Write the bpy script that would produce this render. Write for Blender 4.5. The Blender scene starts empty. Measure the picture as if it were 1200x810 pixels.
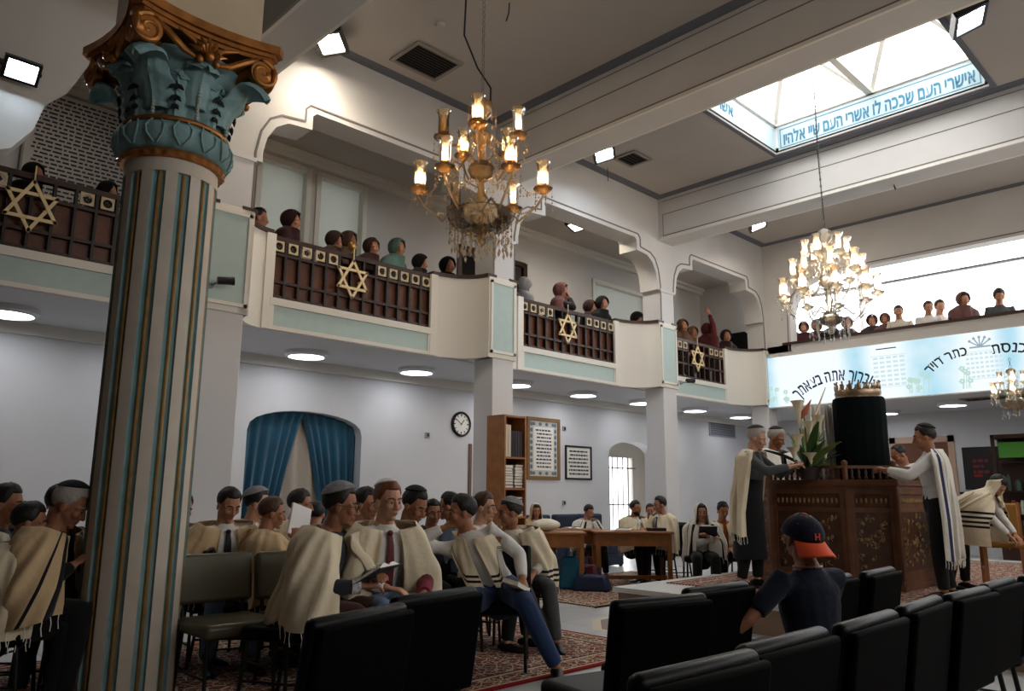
import bpy, bmesh, math, random
import numpy as np
from mathutils import Vector, Matrix, Euler
from mathutils.geometry import tessellate_polygon
R = math.radians
rng = random.Random(7)
sc = bpy.context.scene
COL = sc.collection

# ------------------------------------------------------------------ camera
CAMZ = 1.25
F_PX, PITCH, YAW, ROLL = 901.4, .19028, .79685, .00654
_fw = Vector((math.cos(PITCH)*math.cos(YAW), math.cos(PITCH)*math.sin(YAW), math.sin(PITCH)))
_r0 = Vector((math.sin(YAW), -math.cos(YAW), 0)); _u0 = _r0.cross(_fw)
_r = _r0*math.cos(ROLL)+_u0*math.sin(ROLL); _u = _u0*math.cos(ROLL)-_r0*math.sin(ROLL)
cd = bpy.data.cameras.new('camera'); cam = bpy.data.objects.new('camera', cd); COL.objects.link(cam)
cd.sensor_width = 36; cd.lens = 36*F_PX/1200; cd.clip_start = .05; cd.clip_end = 200
M3 = Matrix((_r, _u, -_fw)).transposed()
cam.matrix_world = Matrix.Translation((0, 0, CAMZ)) @ M3.to_4x4()
sc.camera = cam

def ray(px, py): return _fw*F_PX + _r*(px-600) - _u*(py-405)
def atD(px, py, D):
    d = ray(px, py); return Vector((0, 0, CAMZ)) + d*(D/math.hypot(d.x, d.y))
def atZ(px, py, z):
    d = ray(px, py); return Vector((0, 0, CAMZ)) + d*((z-CAMZ)/d.z)

# ------------------------------------------------------------------ world, exposure
w = bpy.data.worlds.new('sky'); sc.world = w; w.use_nodes = True
bg = w.node_tree.nodes['Background']
bg.inputs[0].default_value = (1, .965, .92, 1); bg.inputs[1].default_value = 3.2
vs = sc.view_settings; vs.view_transform = 'Standard'; vs.look = 'None'; vs.gamma = 1; vs.use_curve_mapping = False
vs.exposure = 1.12
sc.cycles.use_denoising = True
sc.cycles.max_bounces = 6; sc.cycles.diffuse_bounces = 4; sc.cycles.glossy_bounces = 3
sc.cycles.transparent_max_bounces = 24; sc.cycles.transmission_bounces = 3
sc.cycles.caustics_reflective = False; sc.cycles.caustics_refractive = False
sc.cycles.sample_clamp_indirect = 4

def portal(name, loc, rot, sx, sy):
    l = bpy.data.lights.new(name, 'AREA'); l.shape = 'RECTANGLE'; l.size = sx; l.size_y = sy
    l.cycles.is_portal = True
    o = bpy.data.objects.new(name, l); COL.objects.link(o); o.location = loc; o.rotation_euler = rot
    return o
portal('daylight_skylight', (10.3, 3.9, 7.35), (0, 0, 0), 2.2, 3.1)
portal('daylight_gallery_window', (19.05, 2.5, 5.4), (0, R(90), 0), 2.0, 12)
portal('daylight_added_right_openings', (8.0, -5.95, 5.3), (R(90), 0, 0), 12.6, 1.7)  # serves openings added in the unseen right wall to light the column front
portal('daylight_barred_window', (12.72, 11.45, 1.4), (R(-90), 0, 0), 2.4, 1.4)
def area(name, loc, rot, sx, sy, power, col):
    l = bpy.data.lights.new(name, 'AREA'); l.shape = 'RECTANGLE'; l.size = sx; l.size_y = sy
    l.energy = power; l.color = col
    o = bpy.data.objects.new(name, l); COL.objects.link(o); o.location = loc; o.rotation_euler = rot
    return o
LED_E, BULB_E, FLOOD_W = 6.4, 115.0, 32

# ------------------------------------------------------------------ materials
MATS = {}
def lin(c):
    return tuple(((v/255)/12.92 if v/255 <= .04045 else ((v/255+.055)/1.055)**2.4) for v in c)
def mat(name, rgb, rough=.7, metal=0, noise=.0, nscale=8, bump=0, bscale=60, spec=.4, sheen=0, coat=0):
    if name in MATS: return MATS[name]
    m = bpy.data.materials.new(name); m.use_nodes = True; nt = m.node_tree; b = nt.nodes['Principled BSDF']
    c = lin(rgb); b.inputs['Base Color'].default_value = (*c, 1)
    b.inputs['Roughness'].default_value = rough; b.inputs['Metallic'].default_value = metal
    b.inputs['Specular IOR Level'].default_value = spec
    if sheen: b.inputs['Sheen Weight'].default_value = sheen
    if coat: b.inputs['Coat Weight'].default_value = coat
    if noise or bump:
        tc = nt.nodes.new('ShaderNodeTexCoord')
    if noise:
        n = nt.nodes.new('ShaderNodeTexNoise'); n.inputs['Scale'].default_value = nscale; n.inputs['Detail'].default_value = 4
        nt.links.new(tc.outputs['Object'], n.inputs['Vector'])
        r = nt.nodes.new('ShaderNodeValToRGB'); e = r.color_ramp.elements
        e[0].position = .3; e[1].position = .7
        e[0].color = (*[v*(1-noise) for v in c], 1); e[1].color = (*[min(1, v*(1+noise)) for v in c], 1)
        nt.links.new(n.outputs['Fac'], r.inputs['Fac']); nt.links.new(r.outputs['Color'], b.inputs['Base Color'])
    if bump:
        n2 = nt.nodes.new('ShaderNodeTexNoise'); n2.inputs['Scale'].default_value = bscale; n2.inputs['Detail'].default_value = 3
        nt.links.new(tc.outputs['Object'], n2.inputs['Vector'])
        bp = nt.nodes.new('ShaderNodeBump'); bp.inputs['Strength'].default_value = bump; bp.inputs['Distance'].default_value = .02
        nt.links.new(n2.outputs['Fac'], bp.inputs['Height']); nt.links.new(bp.outputs['Normal'], b.inputs['Normal'])
    MATS[name] = m; return m
def emit(name, rgb, strength):
    if name in MATS: return MATS[name]
    m = bpy.data.materials.new(name); m.use_nodes = True; nt = m.node_tree
    nt.nodes.remove(nt.nodes['Principled BSDF'])
    e = nt.nodes.new('ShaderNodeEmission'); e.inputs[0].default_value = (*lin(rgb), 1); e.inputs[1].default_value = strength
    nt.links.new(e.outputs[0], nt.nodes['Material Output'].inputs[0]); MATS[name] = m; return m
def glassy(name, rgb, clear=.8, rough=.08, fres=.35):
    if name in MATS: return MATS[name]
    m = bpy.data.materials.new(name); m.use_nodes = True; nt = m.node_tree
    nt.nodes.remove(nt.nodes['Principled BSDF'])
    t = nt.nodes.new('ShaderNodeBsdfTransparent'); t.inputs[0].default_value = (*lin(rgb), 1)
    g = nt.nodes.new('ShaderNodeBsdfGlossy'); g.inputs['Roughness'].default_value = rough; g.inputs[0].default_value = (.95, .95, .95, 1)
    d = nt.nodes.new('ShaderNodeBsdfTranslucent'); d.inputs[0].default_value = (*lin(rgb), 1)
    lw = nt.nodes.new('ShaderNodeLayerWeight'); lw.inputs[0].default_value = fres
    m1 = nt.nodes.new('ShaderNodeMixShader'); m2 = nt.nodes.new('ShaderNodeMixShader')
    m1.inputs[0].default_value = clear
    nt.links.new(d.outputs[0], m1.inputs[1]); nt.links.new(t.outputs[0], m1.inputs[2])
    nt.links.new(lw.outputs['Fresnel'], m2.inputs[0]); nt.links.new(m1.outputs[0], m2.inputs[1]); nt.links.new(g.outputs[0], m2.inputs[2])
    nt.links.new(m2.outputs[0], nt.nodes['Material Output'].inputs[0]); MATS[name] = m; return m

WALL = mat('wall_paint', (205, 203, 200), .8, noise=.04, nscale=1.5)
WALLB = mat('wall_paint_cool', (208, 208, 210), .8, noise=.03, nscale=1.2)
CEIL = mat('ceiling_paint', (190, 182, 174), .85, noise=.04, nscale=.8)
TRIM = mat('trim_white', (225, 222, 214), .6)
GROOVE = mat('groove_grey', (120, 112, 108), .8)
STRIPE = mat('stripe_bluegrey', (112, 115, 124), .8)
AQUA = mat('panel_aqua', (178, 200, 198), .6, noise=.03)
WOOD = mat('wood_rail', (92, 48, 26), .45, noise=.3, nscale=12)
WOODD = mat('wood_dark', (52, 26, 15), .45, noise=.3, nscale=10)
OAK = mat('wood_oak', (152, 98, 52), .45, noise=.2, nscale=7)
BLACKIRON = mat('iron_dark', (34, 28, 26), .5)
GOLDW = mat('gilded_white', (228, 206, 160), .5)
GOLD = mat('gilt_bronze', (166, 108, 54), .38, .65, noise=.35, nscale=9)
TEAL = mat('column_teal', (122, 154, 156), .7, noise=.18, nscale=5, bump=.2, bscale=30)
COLW = mat('column_white', (200, 190, 176), .65, noise=.08, nscale=4)
BLACK = mat('black_plastic', (18, 18, 19), .4)
VINYL = mat('vinyl_black', (5, 5, 6), .4, bump=.05, bscale=150, spec=.12)
VINYLM = mat('vinyl_back_matte', (5, 5, 5), .7, spec=.04)
VINYLG = mat('vinyl_olive', (84, 80, 64), .33, bump=.06, bscale=120)
STEEL = mat('steel_grey', (120, 122, 124), .35, .8)
TUBE = mat('tube_black', (16, 16, 17), .4)
PAPER = mat('paper', (236, 233, 224), .8)
BULB = emit('bulb_warm', (255, 214, 160), BULB_E)
BULBW = emit('bulb_bright', (255, 238, 214), BULB_E*1.2)
LED = emit('led_panel', (244, 248, 255), LED_E)
FLOODC = emit('flood_cool', (222, 240, 255), 30)
FLOODN = emit('flood_neutral', (255, 240, 220), 30)
AMBER = glassy('glass_amber', (250, 240, 222), .74)
CRYST = glassy('glass_crystal', (246, 246, 244), .6)
CHIM = glassy('glass_chimney', (252, 240, 224), .7)
WINGL = glassy('window_glass', (250, 252, 255), .985, .02, .08)
GOLDL = mat('gilt_bead_paint', (158, 124, 74), .45, .3, noise=.2, nscale=14)
BRASS = mat('brass', (178, 138, 76), .3, .9)

def floor_mat():
    m = bpy.data.materials.new('marble_tiles'); m.use_nodes = True; nt = m.node_tree; b = nt.nodes['Principled BSDF']
    tc = nt.nodes.new('ShaderNodeTexCoord'); br = nt.nodes.new('ShaderNodeTexBrick')
    br.offset = 0; br.inputs['Scale'].default_value = 1; br.inputs['Brick Width'].default_value = .6; br.inputs['Row Height'].default_value = .6
    br.inputs['Mortar Size'].default_value = .004
    br.inputs['Color1'].default_value = (*lin((196, 196, 194)), 1); br.inputs['Color2'].default_value = (*lin((186, 186, 186)), 1)
    br.inputs['Mortar'].default_value = (*lin((120, 120, 118)), 1)
    n = nt.nodes.new('ShaderNodeTexNoise'); n.inputs['Scale'].default_value = 2.4; n.inputs['Detail'].default_value = 8; n.inputs['Distortion'].default_value = 1.5
    mx = nt.nodes.new('ShaderNodeMixRGB'); mx.blend_type = 'MULTIPLY'; mx.inputs[0].default_value = .25
    nt.links.new(tc.outputs['Object'], br.inputs[0]); nt.links.new(tc.outputs['Object'], n.inputs['Vector'])
    nt.links.new(br.outputs['Color'], mx.inputs[1]); nt.links.new(n.outputs['Fac'], mx.inputs[2]); nt.links.new(mx.outputs[0], b.inputs['Base Color'])
    b.inputs['Roughness'].default_value = .3; return m
def rug_mat(name, ground, motif, border, sx, sy, scale=9):
    """hand-knotted rug: scrolling field, medallion ring, guard bands parallel to the edge (object space, rug centred)"""
    m = bpy.data.materials.new(name); m.use_nodes = True; nt = m.node_tree; b = nt.nodes['Principled BSDF']; L = nt.links.new
    tc = nt.nodes.new('ShaderNodeTexCoord'); sp = nt.nodes.new('ShaderNodeSeparateXYZ'); L(tc.outputs['Object'], sp.inputs[0])
    def math_(op, a, bb=None):
        n = nt.nodes.new('ShaderNodeMath'); n.operation = op
        for i, v in enumerate((a, bb)):
            if v is None: continue
            if isinstance(v, (int, float)): n.inputs[i].default_value = v
            else: L(v, n.inputs[i])
        return n.outputs[0]
    ex = math_('SUBTRACT', sx/2, math_('ABSOLUTE', sp.outputs[0])); ey = math_('SUBTRACT', sy/2, math_('ABSOLUTE', sp.outputs[1]))
    ed = math_('MINIMUM', ex, ey)
    v = nt.nodes.new('ShaderNodeTexVoronoi'); v.inputs['Scale'].default_value = scale; L(tc.outputs['Object'], v.inputs['Vector'])
    v2 = nt.nodes.new('ShaderNodeTexVoronoi'); v2.feature = 'DISTANCE_TO_EDGE'; v2.inputs['Scale'].default_value = scale*.7; L(tc.outputs['Object'], v2.inputs['Vector'])
    r = nt.nodes.new('ShaderNodeValToRGB'); r.color_ramp.interpolation = 'CONSTANT'
    els = r.color_ramp.elements; els[0].color = (*lin(motif), 1); els[1].position = .2; els[1].color = (*lin(ground), 1)
    for p, c in ((.34, (34, 30, 44)), (.42, (176, 150, 128)), (.52, ground), (.62, (120, 60, 50))):
        e = els.new(p); e.color = (*lin(c), 1)
    L(v.outputs['Distance'], r.inputs['Fac'])
    mx = nt.nodes.new('ShaderNodeMixRGB'); L(math_('LESS_THAN', v2.outputs['Distance'], .05), mx.inputs[0]); L(r.outputs['Color'], mx.inputs[1]); mx.inputs[2].default_value = (*lin((190, 170, 150)), 1)
    prev = mx.outputs[0]
    for lo, hi, c in ((.0, .05, border), (.05, .07, (190, 168, 140)), (.24, .27, (190, 168, 140)), (.27, .29, (40, 32, 44))):
        k = math_('MULTIPLY', math_('GREATER_THAN', ed, lo-.001), math_('LESS_THAN', ed, hi))
        q = nt.nodes.new('ShaderNodeMixRGB'); L(k, q.inputs[0]); L(prev, q.inputs[1]); q.inputs[2].default_value = (*lin(c), 1); prev = q.outputs[0]
    L(prev, b.inputs['Base Color']); b.inputs['Roughness'].default_value = .95; b.inputs['Specular IOR Level'].default_value = .1
    return m

# ------------------------------------------------------------------ mesh helpers
class MB:
    def __init__(s): s.v = []; s.f = []; s.m = []
    def add(s, vs_, fs, mi=0):
        o = len(s.v); s.v += [tuple(p) for p in vs_]
        s.f += [tuple(i+o for i in f) for f in fs]; s.m += [mi]*len(fs); return s
    def box(s, c, d, rz=0, mi=0, rot=None):
        x, y, z = (k/2 for k in d)
        P = [Vector((a*x, b*y, e*z)) for a in (-1, 1) for b in (-1, 1) for e in (-1, 1)]
        Mr = rot.to_matrix() if rot is not None else Matrix.Rotation(rz, 3, 'Z')
        return s.add([Vector(c)+Mr @ p for p in P], [(0, 1, 3, 2), (4, 6, 7, 5), (0, 4, 5, 1), (2, 3, 7, 6), (0, 2, 6, 4), (1, 5, 7, 3)], mi)
    def box2(s, a, b, mi=0):
        return s.box([(p+q)/2 for p, q in zip(a, b)], [abs(q-p) for p, q in zip(a, b)], 0, mi)
    def bar(s, a, b, wd, th, up=(0, 0, 1), mi=0):
        a = Vector(a); b = Vector(b); t = (b-a).normalized(); u = Vector(up); sd = t.cross(u)
        if sd.length < 1e-4: sd = t.cross(Vector((1, 0, 0)))
        sd.normalize(); n = sd.cross(t)
        P = [p+sd*wd/2*i+n*th/2*j for p in (a, b) for i, j in ((-1, -1), (1, -1), (1, 1), (-1, 1))]
        return s.add(P, [(3, 2, 1, 0), (4, 5, 6, 7), (0, 1, 5, 4), (1, 2, 6, 5), (2, 3, 7, 6), (3, 0, 4, 7)], mi)
    def tube(s, pts, rad, side=(0, 1, 0), asp=1.0, seg=10, mi=0, caps=True, dome=True):
        """tube along points; rad = half width along `side`, asp = depth / width (number or list)"""
        P = [Vector(p) for p in pts]; n = len(P)
        rad = list(rad) if hasattr(rad, '__len__') else [rad]*n
        asp = list(asp) if hasattr(asp, '__len__') else [asp]*n
        T = []
        for i in range(n):
            t = P[min(i+1, n-1)]-P[max(i-1, 0)]; T.append(t.normalized() if t.length > 1e-9 else Vector((0, 0, 1)))
        rings = []
        def frame(t):
            sd = Vector(side); sd = sd-t*sd.dot(t)
            if sd.length < .15:
                sd = Vector((1, 0, 0))-t*t.x
                if sd.length < .15: sd = Vector((0, 0, 1))-t*t.z
            sd.normalize(); return sd, t.cross(sd)
        def ring(p, t, r, a):
            sd, nn = frame(t); return [p+sd*r*math.cos(2*math.pi*k/seg)+nn*r*a*math.sin(2*math.pi*k/seg) for k in range(seg)]
        e0 = min(rad[0], rad[0]*asp[0]); e1 = min(rad[-1], rad[-1]*asp[-1])
        if dome and caps:
            rings.append(ring(P[0]-T[0]*e0*.8, T[0], rad[0]*.6, asp[0])); 
        for i in range(n): rings.append(ring(P[i], T[i], rad[i], asp[i]))
        if dome and caps:
            rings.append(ring(P[-1]+T[-1]*e1*.8, T[-1], rad[-1]*.6, asp[-1]))
        V = [q for r_ in rings for q in r_]; Fc = []
        for i in range(len(rings)-1):
            for k in range(seg):
                a = i*seg+k; b = i*seg+(k+1) % seg; Fc.append((a, b, b+seg, a+seg))
        if caps:
            k0 = len(V); V.append(P[0]-T[0]*(e0 if dome else 0)); V.append(P[-1]+T[-1]*(e1 if dome else 0)); L_ = (len(rings)-1)*seg
            for k in range(seg):
                Fc.append((k0, (k+1) % seg, k)); Fc.append((k0+1, L_+k, L_+(k+1) % seg))
        return s.add(V, Fc, mi)
    def ell(s, c, r, seg=14, rings=9, rot=None, mi=0):
        V = []; Fc = []; c = Vector(c)
        Mr = rot if rot is not None else Matrix.Identity(3)
        for j in range(1, rings):
            a = math.pi*j/rings
            for k in range(seg):
                b = 2*math.pi*k/seg; V.append(c+Mr @ Vector((r[0]*math.sin(a)*math.cos(b), r[1]*math.sin(a)*math.sin(b), r[2]*math.cos(a))))
        t = len(V); V += [c+Mr @ Vector((0, 0, r[2])), c+Mr @ Vector((0, 0, -r[2]))]
        for j in range(rings-2):
            for k in range(seg):
                Fc.append((j*seg+k, (j+1)*seg+k, (j+1)*seg+(k+1) % seg, j*seg+(k+1) % seg))
        for k in range(seg):
            Fc.append((t, k, (k+1) % seg)); Fc.append((t+1, (rings-2)*seg+(k+1) % seg, (rings-2)*seg+k))
        return s.add(V, Fc, mi)
    def lathe(s, prof, c=(0, 0, 0), seg=20, rot=None, mi=0, wob=None):
        c = Vector(c); V = []; Fc = []; n = len(prof); Mr = rot if rot is not None else Matrix.Identity(3)
        for i, (r, z) in enumerate(prof):
            for k in range(seg):
                a = 2*math.pi*k/seg; rr = r*(wob(a, i/(n-1)) if wob else 1); V.append(c+Mr @ Vector((rr*math.cos(a), rr*math.sin(a), z)))
        for i in range(n-1):
            for k in range(seg):
                Fc.append((i*seg+k, i*seg+(k+1) % seg, (i+1)*seg+(k+1) % seg, (i+1)*seg+k))
        for i, fl in ((0, True), (n-1, False)):
            if prof[i][0] > 1e-4:
                q = tuple(i*seg+k for k in range(seg)); Fc.append(q[::-1] if fl else q)
        return s.add(V, Fc, mi)
    def poly(s, loops, fn, th, mi=0):
        """extruded plane polygon with holes. loops: list of 2D loops, fn(u,v)->3D, th: thickness vector"""
        th = Vector(th); ls = [[Vector((u, v_, 0)) for u, v_ in l] for l in loops]
        tris = tessellate_polygon(ls); flat = [p for l in ls for p in l]; n = len(flat)
        V = [Vector(fn(p.x, p.y)) for p in flat]; V2 = [p+th for p in V]
        Fc = [tuple(t) for t in tris]+[tuple(i+n for i in t[::-1]) for t in tris]; o = 0
        for l in ls:
            k = len(l)
            for i in range(k): Fc.append((o+i, o+(i+1) % k, o+(i+1) % k+n, o+i+n))
            o += k
        return s.add(V+V2, Fc, mi)
    def grid(s, P, th=None, mi=0, closed=False, mif=None):
        """P[i][j] points; th = matching inner points to make a solid shell"""
        r_, c_ = len(P), len(P[0]); V = [q for row in P for q in row]; Fc = []; mm = []
        cc = c_ if closed else c_-1
        for i in range(r_-1):
            for j in range(cc):
                a = i*c_+j; b = i*c_+(j+1) % c_; Fc.append((a, b, b+c_, a+c_)); mm.append(mif(i, j) if mif else mi)
        if th is not None:
            n = len(V); V = V+[q for row in th for q in row]
            for k in range(len(Fc)): Fc.append(tuple(x+n for x in Fc[k][::-1])); mm.append(mm[k])
            def q(a, b): Fc.append((b, a, a+n, b+n)); mm.append(mi)
            for j in range(cc):
                q(j, (j+1) % c_); q((r_-1)*c_+(j+1) % c_, (r_-1)*c_+j)
            if not closed:
                for i in range(r_-1): q((i+1)*c_, i*c_); q(i*c_+c_-1, (i+1)*c_+c_-1)
        o = len(s.v); s.v += [tuple(p) for p in V]; s.f += [tuple(i+o for i in f) for f in Fc]; s.m += mm; return s
    def mesh(s, name, mats, smooth=40):
        me = bpy.data.meshes.new(name); me.from_pydata(s.v, [], s.f)
        for m in (mats if isinstance(mats, (list, tuple)) else [mats]): me.materials.append(m)
        me.polygons.foreach_set('material_index', s.m)
        bm = bmesh.new(); bm.from_mesh(me); bmesh.ops.recalc_face_normals(bm, faces=bm.faces); bm.to_mesh(me); bm.free()
        if smooth:
            me.polygons.foreach_set('use_smooth', [True]*len(me.polygons)); me.set_sharp_from_angle(angle=R(smooth))
        me.update(); return me
    def build(s, name, mats, parent=None, smooth=40, bevel=0):
        o = bpy.data.objects.new(name, s.mesh(name, mats, smooth)); COL.objects.link(o)
        if parent is not None: o.parent = parent
        if bevel:
            b = o.modifiers.new('bevel', 'BEVEL'); b.width = bevel; b.segments = 2; b.limit_method = 'ANGLE'; b.angle_limit = R(50)
        return o
def tag(o, label=None, cat=None, group=None, kind=None):
    if label: o['label'] = label
    if cat: o['category'] = cat
    if group: o['group'] = group
    if kind: o['kind'] = kind
    return o
def thing(name, label, cat, loc=(0, 0, 0), rz=0, group=None):
    o = bpy.data.objects.new(name, None); o.empty_display_size = .1; COL.objects.link(o); o.location = loc; o.rotation_euler = (0, 0, rz)
    return tag(o, label, cat, group)
def struct(name, mb, mats, smooth=40, bevel=0): return tag(mb.build(name, mats, None, smooth, bevel), kind='structure')
def copy_tree(o, parent=None):
    c = o.copy(); COL.objects.link(c)
    if parent is not None: c.parent = parent
    for ch in list(o.children): copy_tree(ch, c)
    return c
def dup(o, loc, rz=0, label=None, scale=1):
    c = copy_tree(o); c.location = loc; c.rotation_euler = (0, 0, rz); c.scale = (scale,)*3
    if label: c['label'] = label
    return c
_GL = {}
def glyph(ch, size):
    if ch in _GL: V, Fc, w_ = _GL[ch]
    else:
        cu = bpy.data.curves.new('lettering', 'FONT'); cu.body = ch; cu.size = 1; cu.extrude = .03; cu.offset = .02; cu.resolution_u = 4
        o = bpy.data.objects.new('lettering', cu); COL.objects.link(o); bpy.context.view_layer.update()
        me = bpy.data.meshes.new_from_object(o.evaluated_get(bpy.context.evaluated_depsgraph_get())); bpy.data.objects.remove(o)
        _b = bmesh.new(); _b.from_mesh(me); bmesh.ops.triangulate(_b, faces=_b.faces); _b.to_mesh(me); _b.free()
        V = [v.co.copy() for v in me.vertices]; Fc = [tuple(p.vertices) for p in me.polygons]; bpy.data.meshes.remove(me)
        x0 = min(v.x for v in V); V = [Vector((v.x-x0, v.y, v.z)) for v in V]; w_ = max(v.x for v in V); _GL[ch] = (V, Fc, w_)
    return V, Fc, w_
def text_mesh(txt, size, depth=.006, bend=None):
    """letters laid out left to right in the order given, centred; resh carries the shapes of dalet and tav"""
    V = []; Fc = []; x = 0
    for ch in txt:
        if ch == ' ': x += .26; continue
        g, f, w_ = glyph('\u05e8' if ch in '\u05d3\u05ea' else ch, 1); o = len(V); x0 = x
        top = max(p.y for p in glyph('\u05e8', 1)[0]); th = .085; m = MB()
        if ch == '\u05ea': x0 = x+.10
        V += [p+Vector((x0, 0, 0)) for p in g]; Fc += [tuple(i+o for i in q) for q in f]; wd = w_+(x0-x)
        if ch == '\u05d3': m.box((x0+w_+.02, top-th/2, 0), (.10, th, .06)); wd += .06
        if ch == '\u05ea': m.box((x0+.085, top/2, 0), (.08, top*.98, .06)); m.box((x0+.02, .04, 0), (.16, .075, .06))
        if m.v: o = len(V); V += [Vector(p) for p in m.v]; Fc += [tuple(i+o for i in q) for q in m.f]
        x += wd+.085
    cx = (x-.085)/2; ys = [p.y for p in V]; cy_ = (min(ys)+max(ys))/2
    return [Vector(((p.x-cx)*size, (p.y-cy_)*size, p.z/.03*depth)) for p in V], Fc
def heb(s): return s[::-1]
# ================================================================== THE SETTING
YW, YR, YB = 10.2, 8.5, 8.0          # lower side wall, gallery rail, arcade front
BAYS = [(1.2, 3.25), (3.67, 7.43), (7.85, 11.68), (12.1, 15.6)]
PILX = [(3.25, 3.67), (7.43, 7.85), (11.68, 12.1), (15.6, 16.0)]
XF, XB = 15.7, 19.2                  # front of far gallery, far wall
struct('floor', MB().box2((-3, -6, -.1), (XB, 12, 0)), floor_mat())
INLAY = mat('floor_inlay_brown', (104, 74, 60), .35, noise=.15)
FRAMEI = mat('floor_inlay_cream', (206, 192, 168), .35)
m = MB(); m.poly([[(6.36, 5.2), (7.1, 5.2), (7.1, 4.3), (5.95, 4.3), (5.95, 4.85)]], lambda u, v: (u, v, .002), (0, 0, -.01)); struct('trim_1', m, INLAY)
m = MB(); m.poly([[(6.3, 5.27), (7.2, 5.27), (7.2, 4.2), (5.87, 4.2), (5.87, 4.9)]], lambda u, v: (u, v, .001), (0, 0, -.01)); struct('trim_2', m, FRAMEI)

def arch(a, b, zs, zt, n=12):        # points of an arch from (a,zs) over zt to (b,zs)
    c = (a+b)/2; hw = (b-a)/2
    return [(c-hw*math.cos(math.pi*k/n), zs+(zt-zs)*math.sin(math.pi*k/n)**.8) for k in range(n+1)]
xz = lambda Y: (lambda u, v: (u, Y, v))
yz = lambda X: (lambda u, v: (X, u, v))
m = MB(); m.poly([[(-3, 0), (XB, 0), (XB, 3.3), (-3, 3.3)], [(4.85, .5)]+arch(4.85, 6.72, 2.1, 2.42)+[(6.72, .5)],
                  [(12.82, .02)]+arch(12.82, 14.5, 2.05, 2.38)+[(14.5, .02)]], xz(YW), (0, .3, 0))
struct('wall_left', m, WALLB)
# niche back and the passage behind the arched doorway
NICHE = mat('niche_paint', (176, 170, 160), .8)
struct('wall_niche', MB().box2((4.7, 10.56, .4), (6.9, 10.62, 2.6)), NICHE)
m = MB(); m.box2((12.2, 10.5, 2.6), (16.4, 11.7, 2.7)); m.box2((16.3, 10.5, 0), (16.4, 11.6, 2.6)); m.box2((12.2, 10.5, 0), (12.3, 11.6, 2.6)); struct('wall_passage', m, NICHE)
m = MB(); m.poly([[(12.2, 0), (16.4, 0), (16.4, 2.7), (12.2, 2.7)], [(14.05, .1), (14.05, 2.12), (15.4, 2.12), (15.4, .1)]], xz(11.5), (0, .2, 0)); struct('wall_passage_end', m, NICHE)
m = MB()
for k in range(7): m.box2((14.12+k*.2, 11.44, .1), (14.135+k*.2, 11.47, 2.12))
for z in (.15, 1.0, 1.85): m.box2((14.05, 11.43, z), (15.4, 11.46, z+.03))
m.box2((14.28, 11.42, .1), (14.38, 11.5, 2.12)); wn = struct('window_1', m, mat('bar_grey', (96, 92, 90), .5))
pn = MB().box2((14.05, 11.56, .1), (15.4, 11.57, 2.12)).build('glass', WINGL, wn)
# cornice under the gallery
struct('trim_3', MB().box2((-3, YW-.06, 3.02), (XB, YW, 3.16)), TRIM)
# gallery slab and its soffit, far gallery slab
m = MB(); m.box2((-3, YR, 3.16), (XB, YW+.3, 3.45)); struct('gallery_floor_left', m, WALLB)
m = MB(); m.box2((XF+.1, -6, 3.14), (XB+.2, YR, 3.7)); struct('gallery_floor_far', m, WALLB)
# gallery back wall with two frosted windows, a dark doorway and a blind window
wins = [(4.76, 5.55, 4.75, 6.12), (5.74, 6.57, 4.75, 6.12), (12.4, 14.3, 4.4, 5.75)]
door = (8.62, 10.3, 3.35, 5.62)
m = MB(); m.poly([[(-3, 3.3), (XB, 3.3), (XB, 6.5), (-3, 6.5)]]+[[(a, z0), (a, z1), (b, z1), (b, z0)] for a, b, z0, z1 in wins]+[[(door[0], 3.36), (door[0], door[3]), (door[1], door[3]), (door[1], 3.36)]],
                 xz(YW), (0, .3, 0)); struct('wall_gallery_left', m, WALL)
FROST = bpy.data.materials.new('frosted_glass'); FROST.use_nodes = True; _n = FROST.node_tree; _n.nodes.remove(_n.nodes['Principled BSDF'])
_t = _n.nodes.new('ShaderNodeBsdfTranslucent'); _t.inputs[0].default_value = (.14, .145, .14, 1); _d = _n.nodes.new('ShaderNodeBsdfDiffuse'); _d.inputs[0].default_value = (.4, .43, .42, 1)
_a = _n.nodes.new('ShaderNodeAddShader'); _n.links.new(_t.outputs[0], _a.inputs[0]); _n.links.new(_d.outputs[0], _a.inputs[1]); _n.links.new(_a.outputs[0], _n.nodes['Material Output'].inputs[0])
for i, (a, b, z0, z1) in enumerate(wins):
    m = MB()
    for q in ((a-.05, a+.03), (b-.03, b+.05)): m.box2((q[0], YW-.03, z0-.05), (q[1], YW+.1, z1+.05))
    m.box2((a, YW-.03, z1-.03), (b, YW+.1, z1+.05)); m.box2((a-.08, YW-.06, z0-.06), (b+.08, YW+.1, z0)); m.box2((a, YW-.01, z0+.2), (b, YW+.08, z0+.23))
    o = struct(f'window_{i+2}', m, TRIM); MB().box2((a, YW+.1, z0), (b, YW+.14, z1)).build('pane', FROST, o)
DARK = mat('unlit_depth_black', (14, 12, 12), .9)  # black colour stands in for unlit depth in doorways and behind vent slats
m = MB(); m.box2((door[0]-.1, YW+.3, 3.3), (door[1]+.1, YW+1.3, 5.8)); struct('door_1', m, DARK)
m = MB()
for q in (door[0], door[1]): m.box2((q-.05, YW-.03, 3.35), (q+.05, YW+.05, door[3]+.05))
m.box2((door[0], YW-.03, door[3]-.03), (door[1], YW+.05, door[3]+.06)); struct('trim_4', m, WOODD)
m = MB(); m.box2((-3, YW-.1, 6.2), (XB, YW, 6.35)); m.box2((-3, YW-.16, 6.28), (XB, YW, 6.35)); struct('trim_5', m, TRIM)
struct('ceiling_gallery_left', MB().box2((-3, YB+.3, 6.35), (XB, YW+.3, 6.45)), CEIL)
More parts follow.
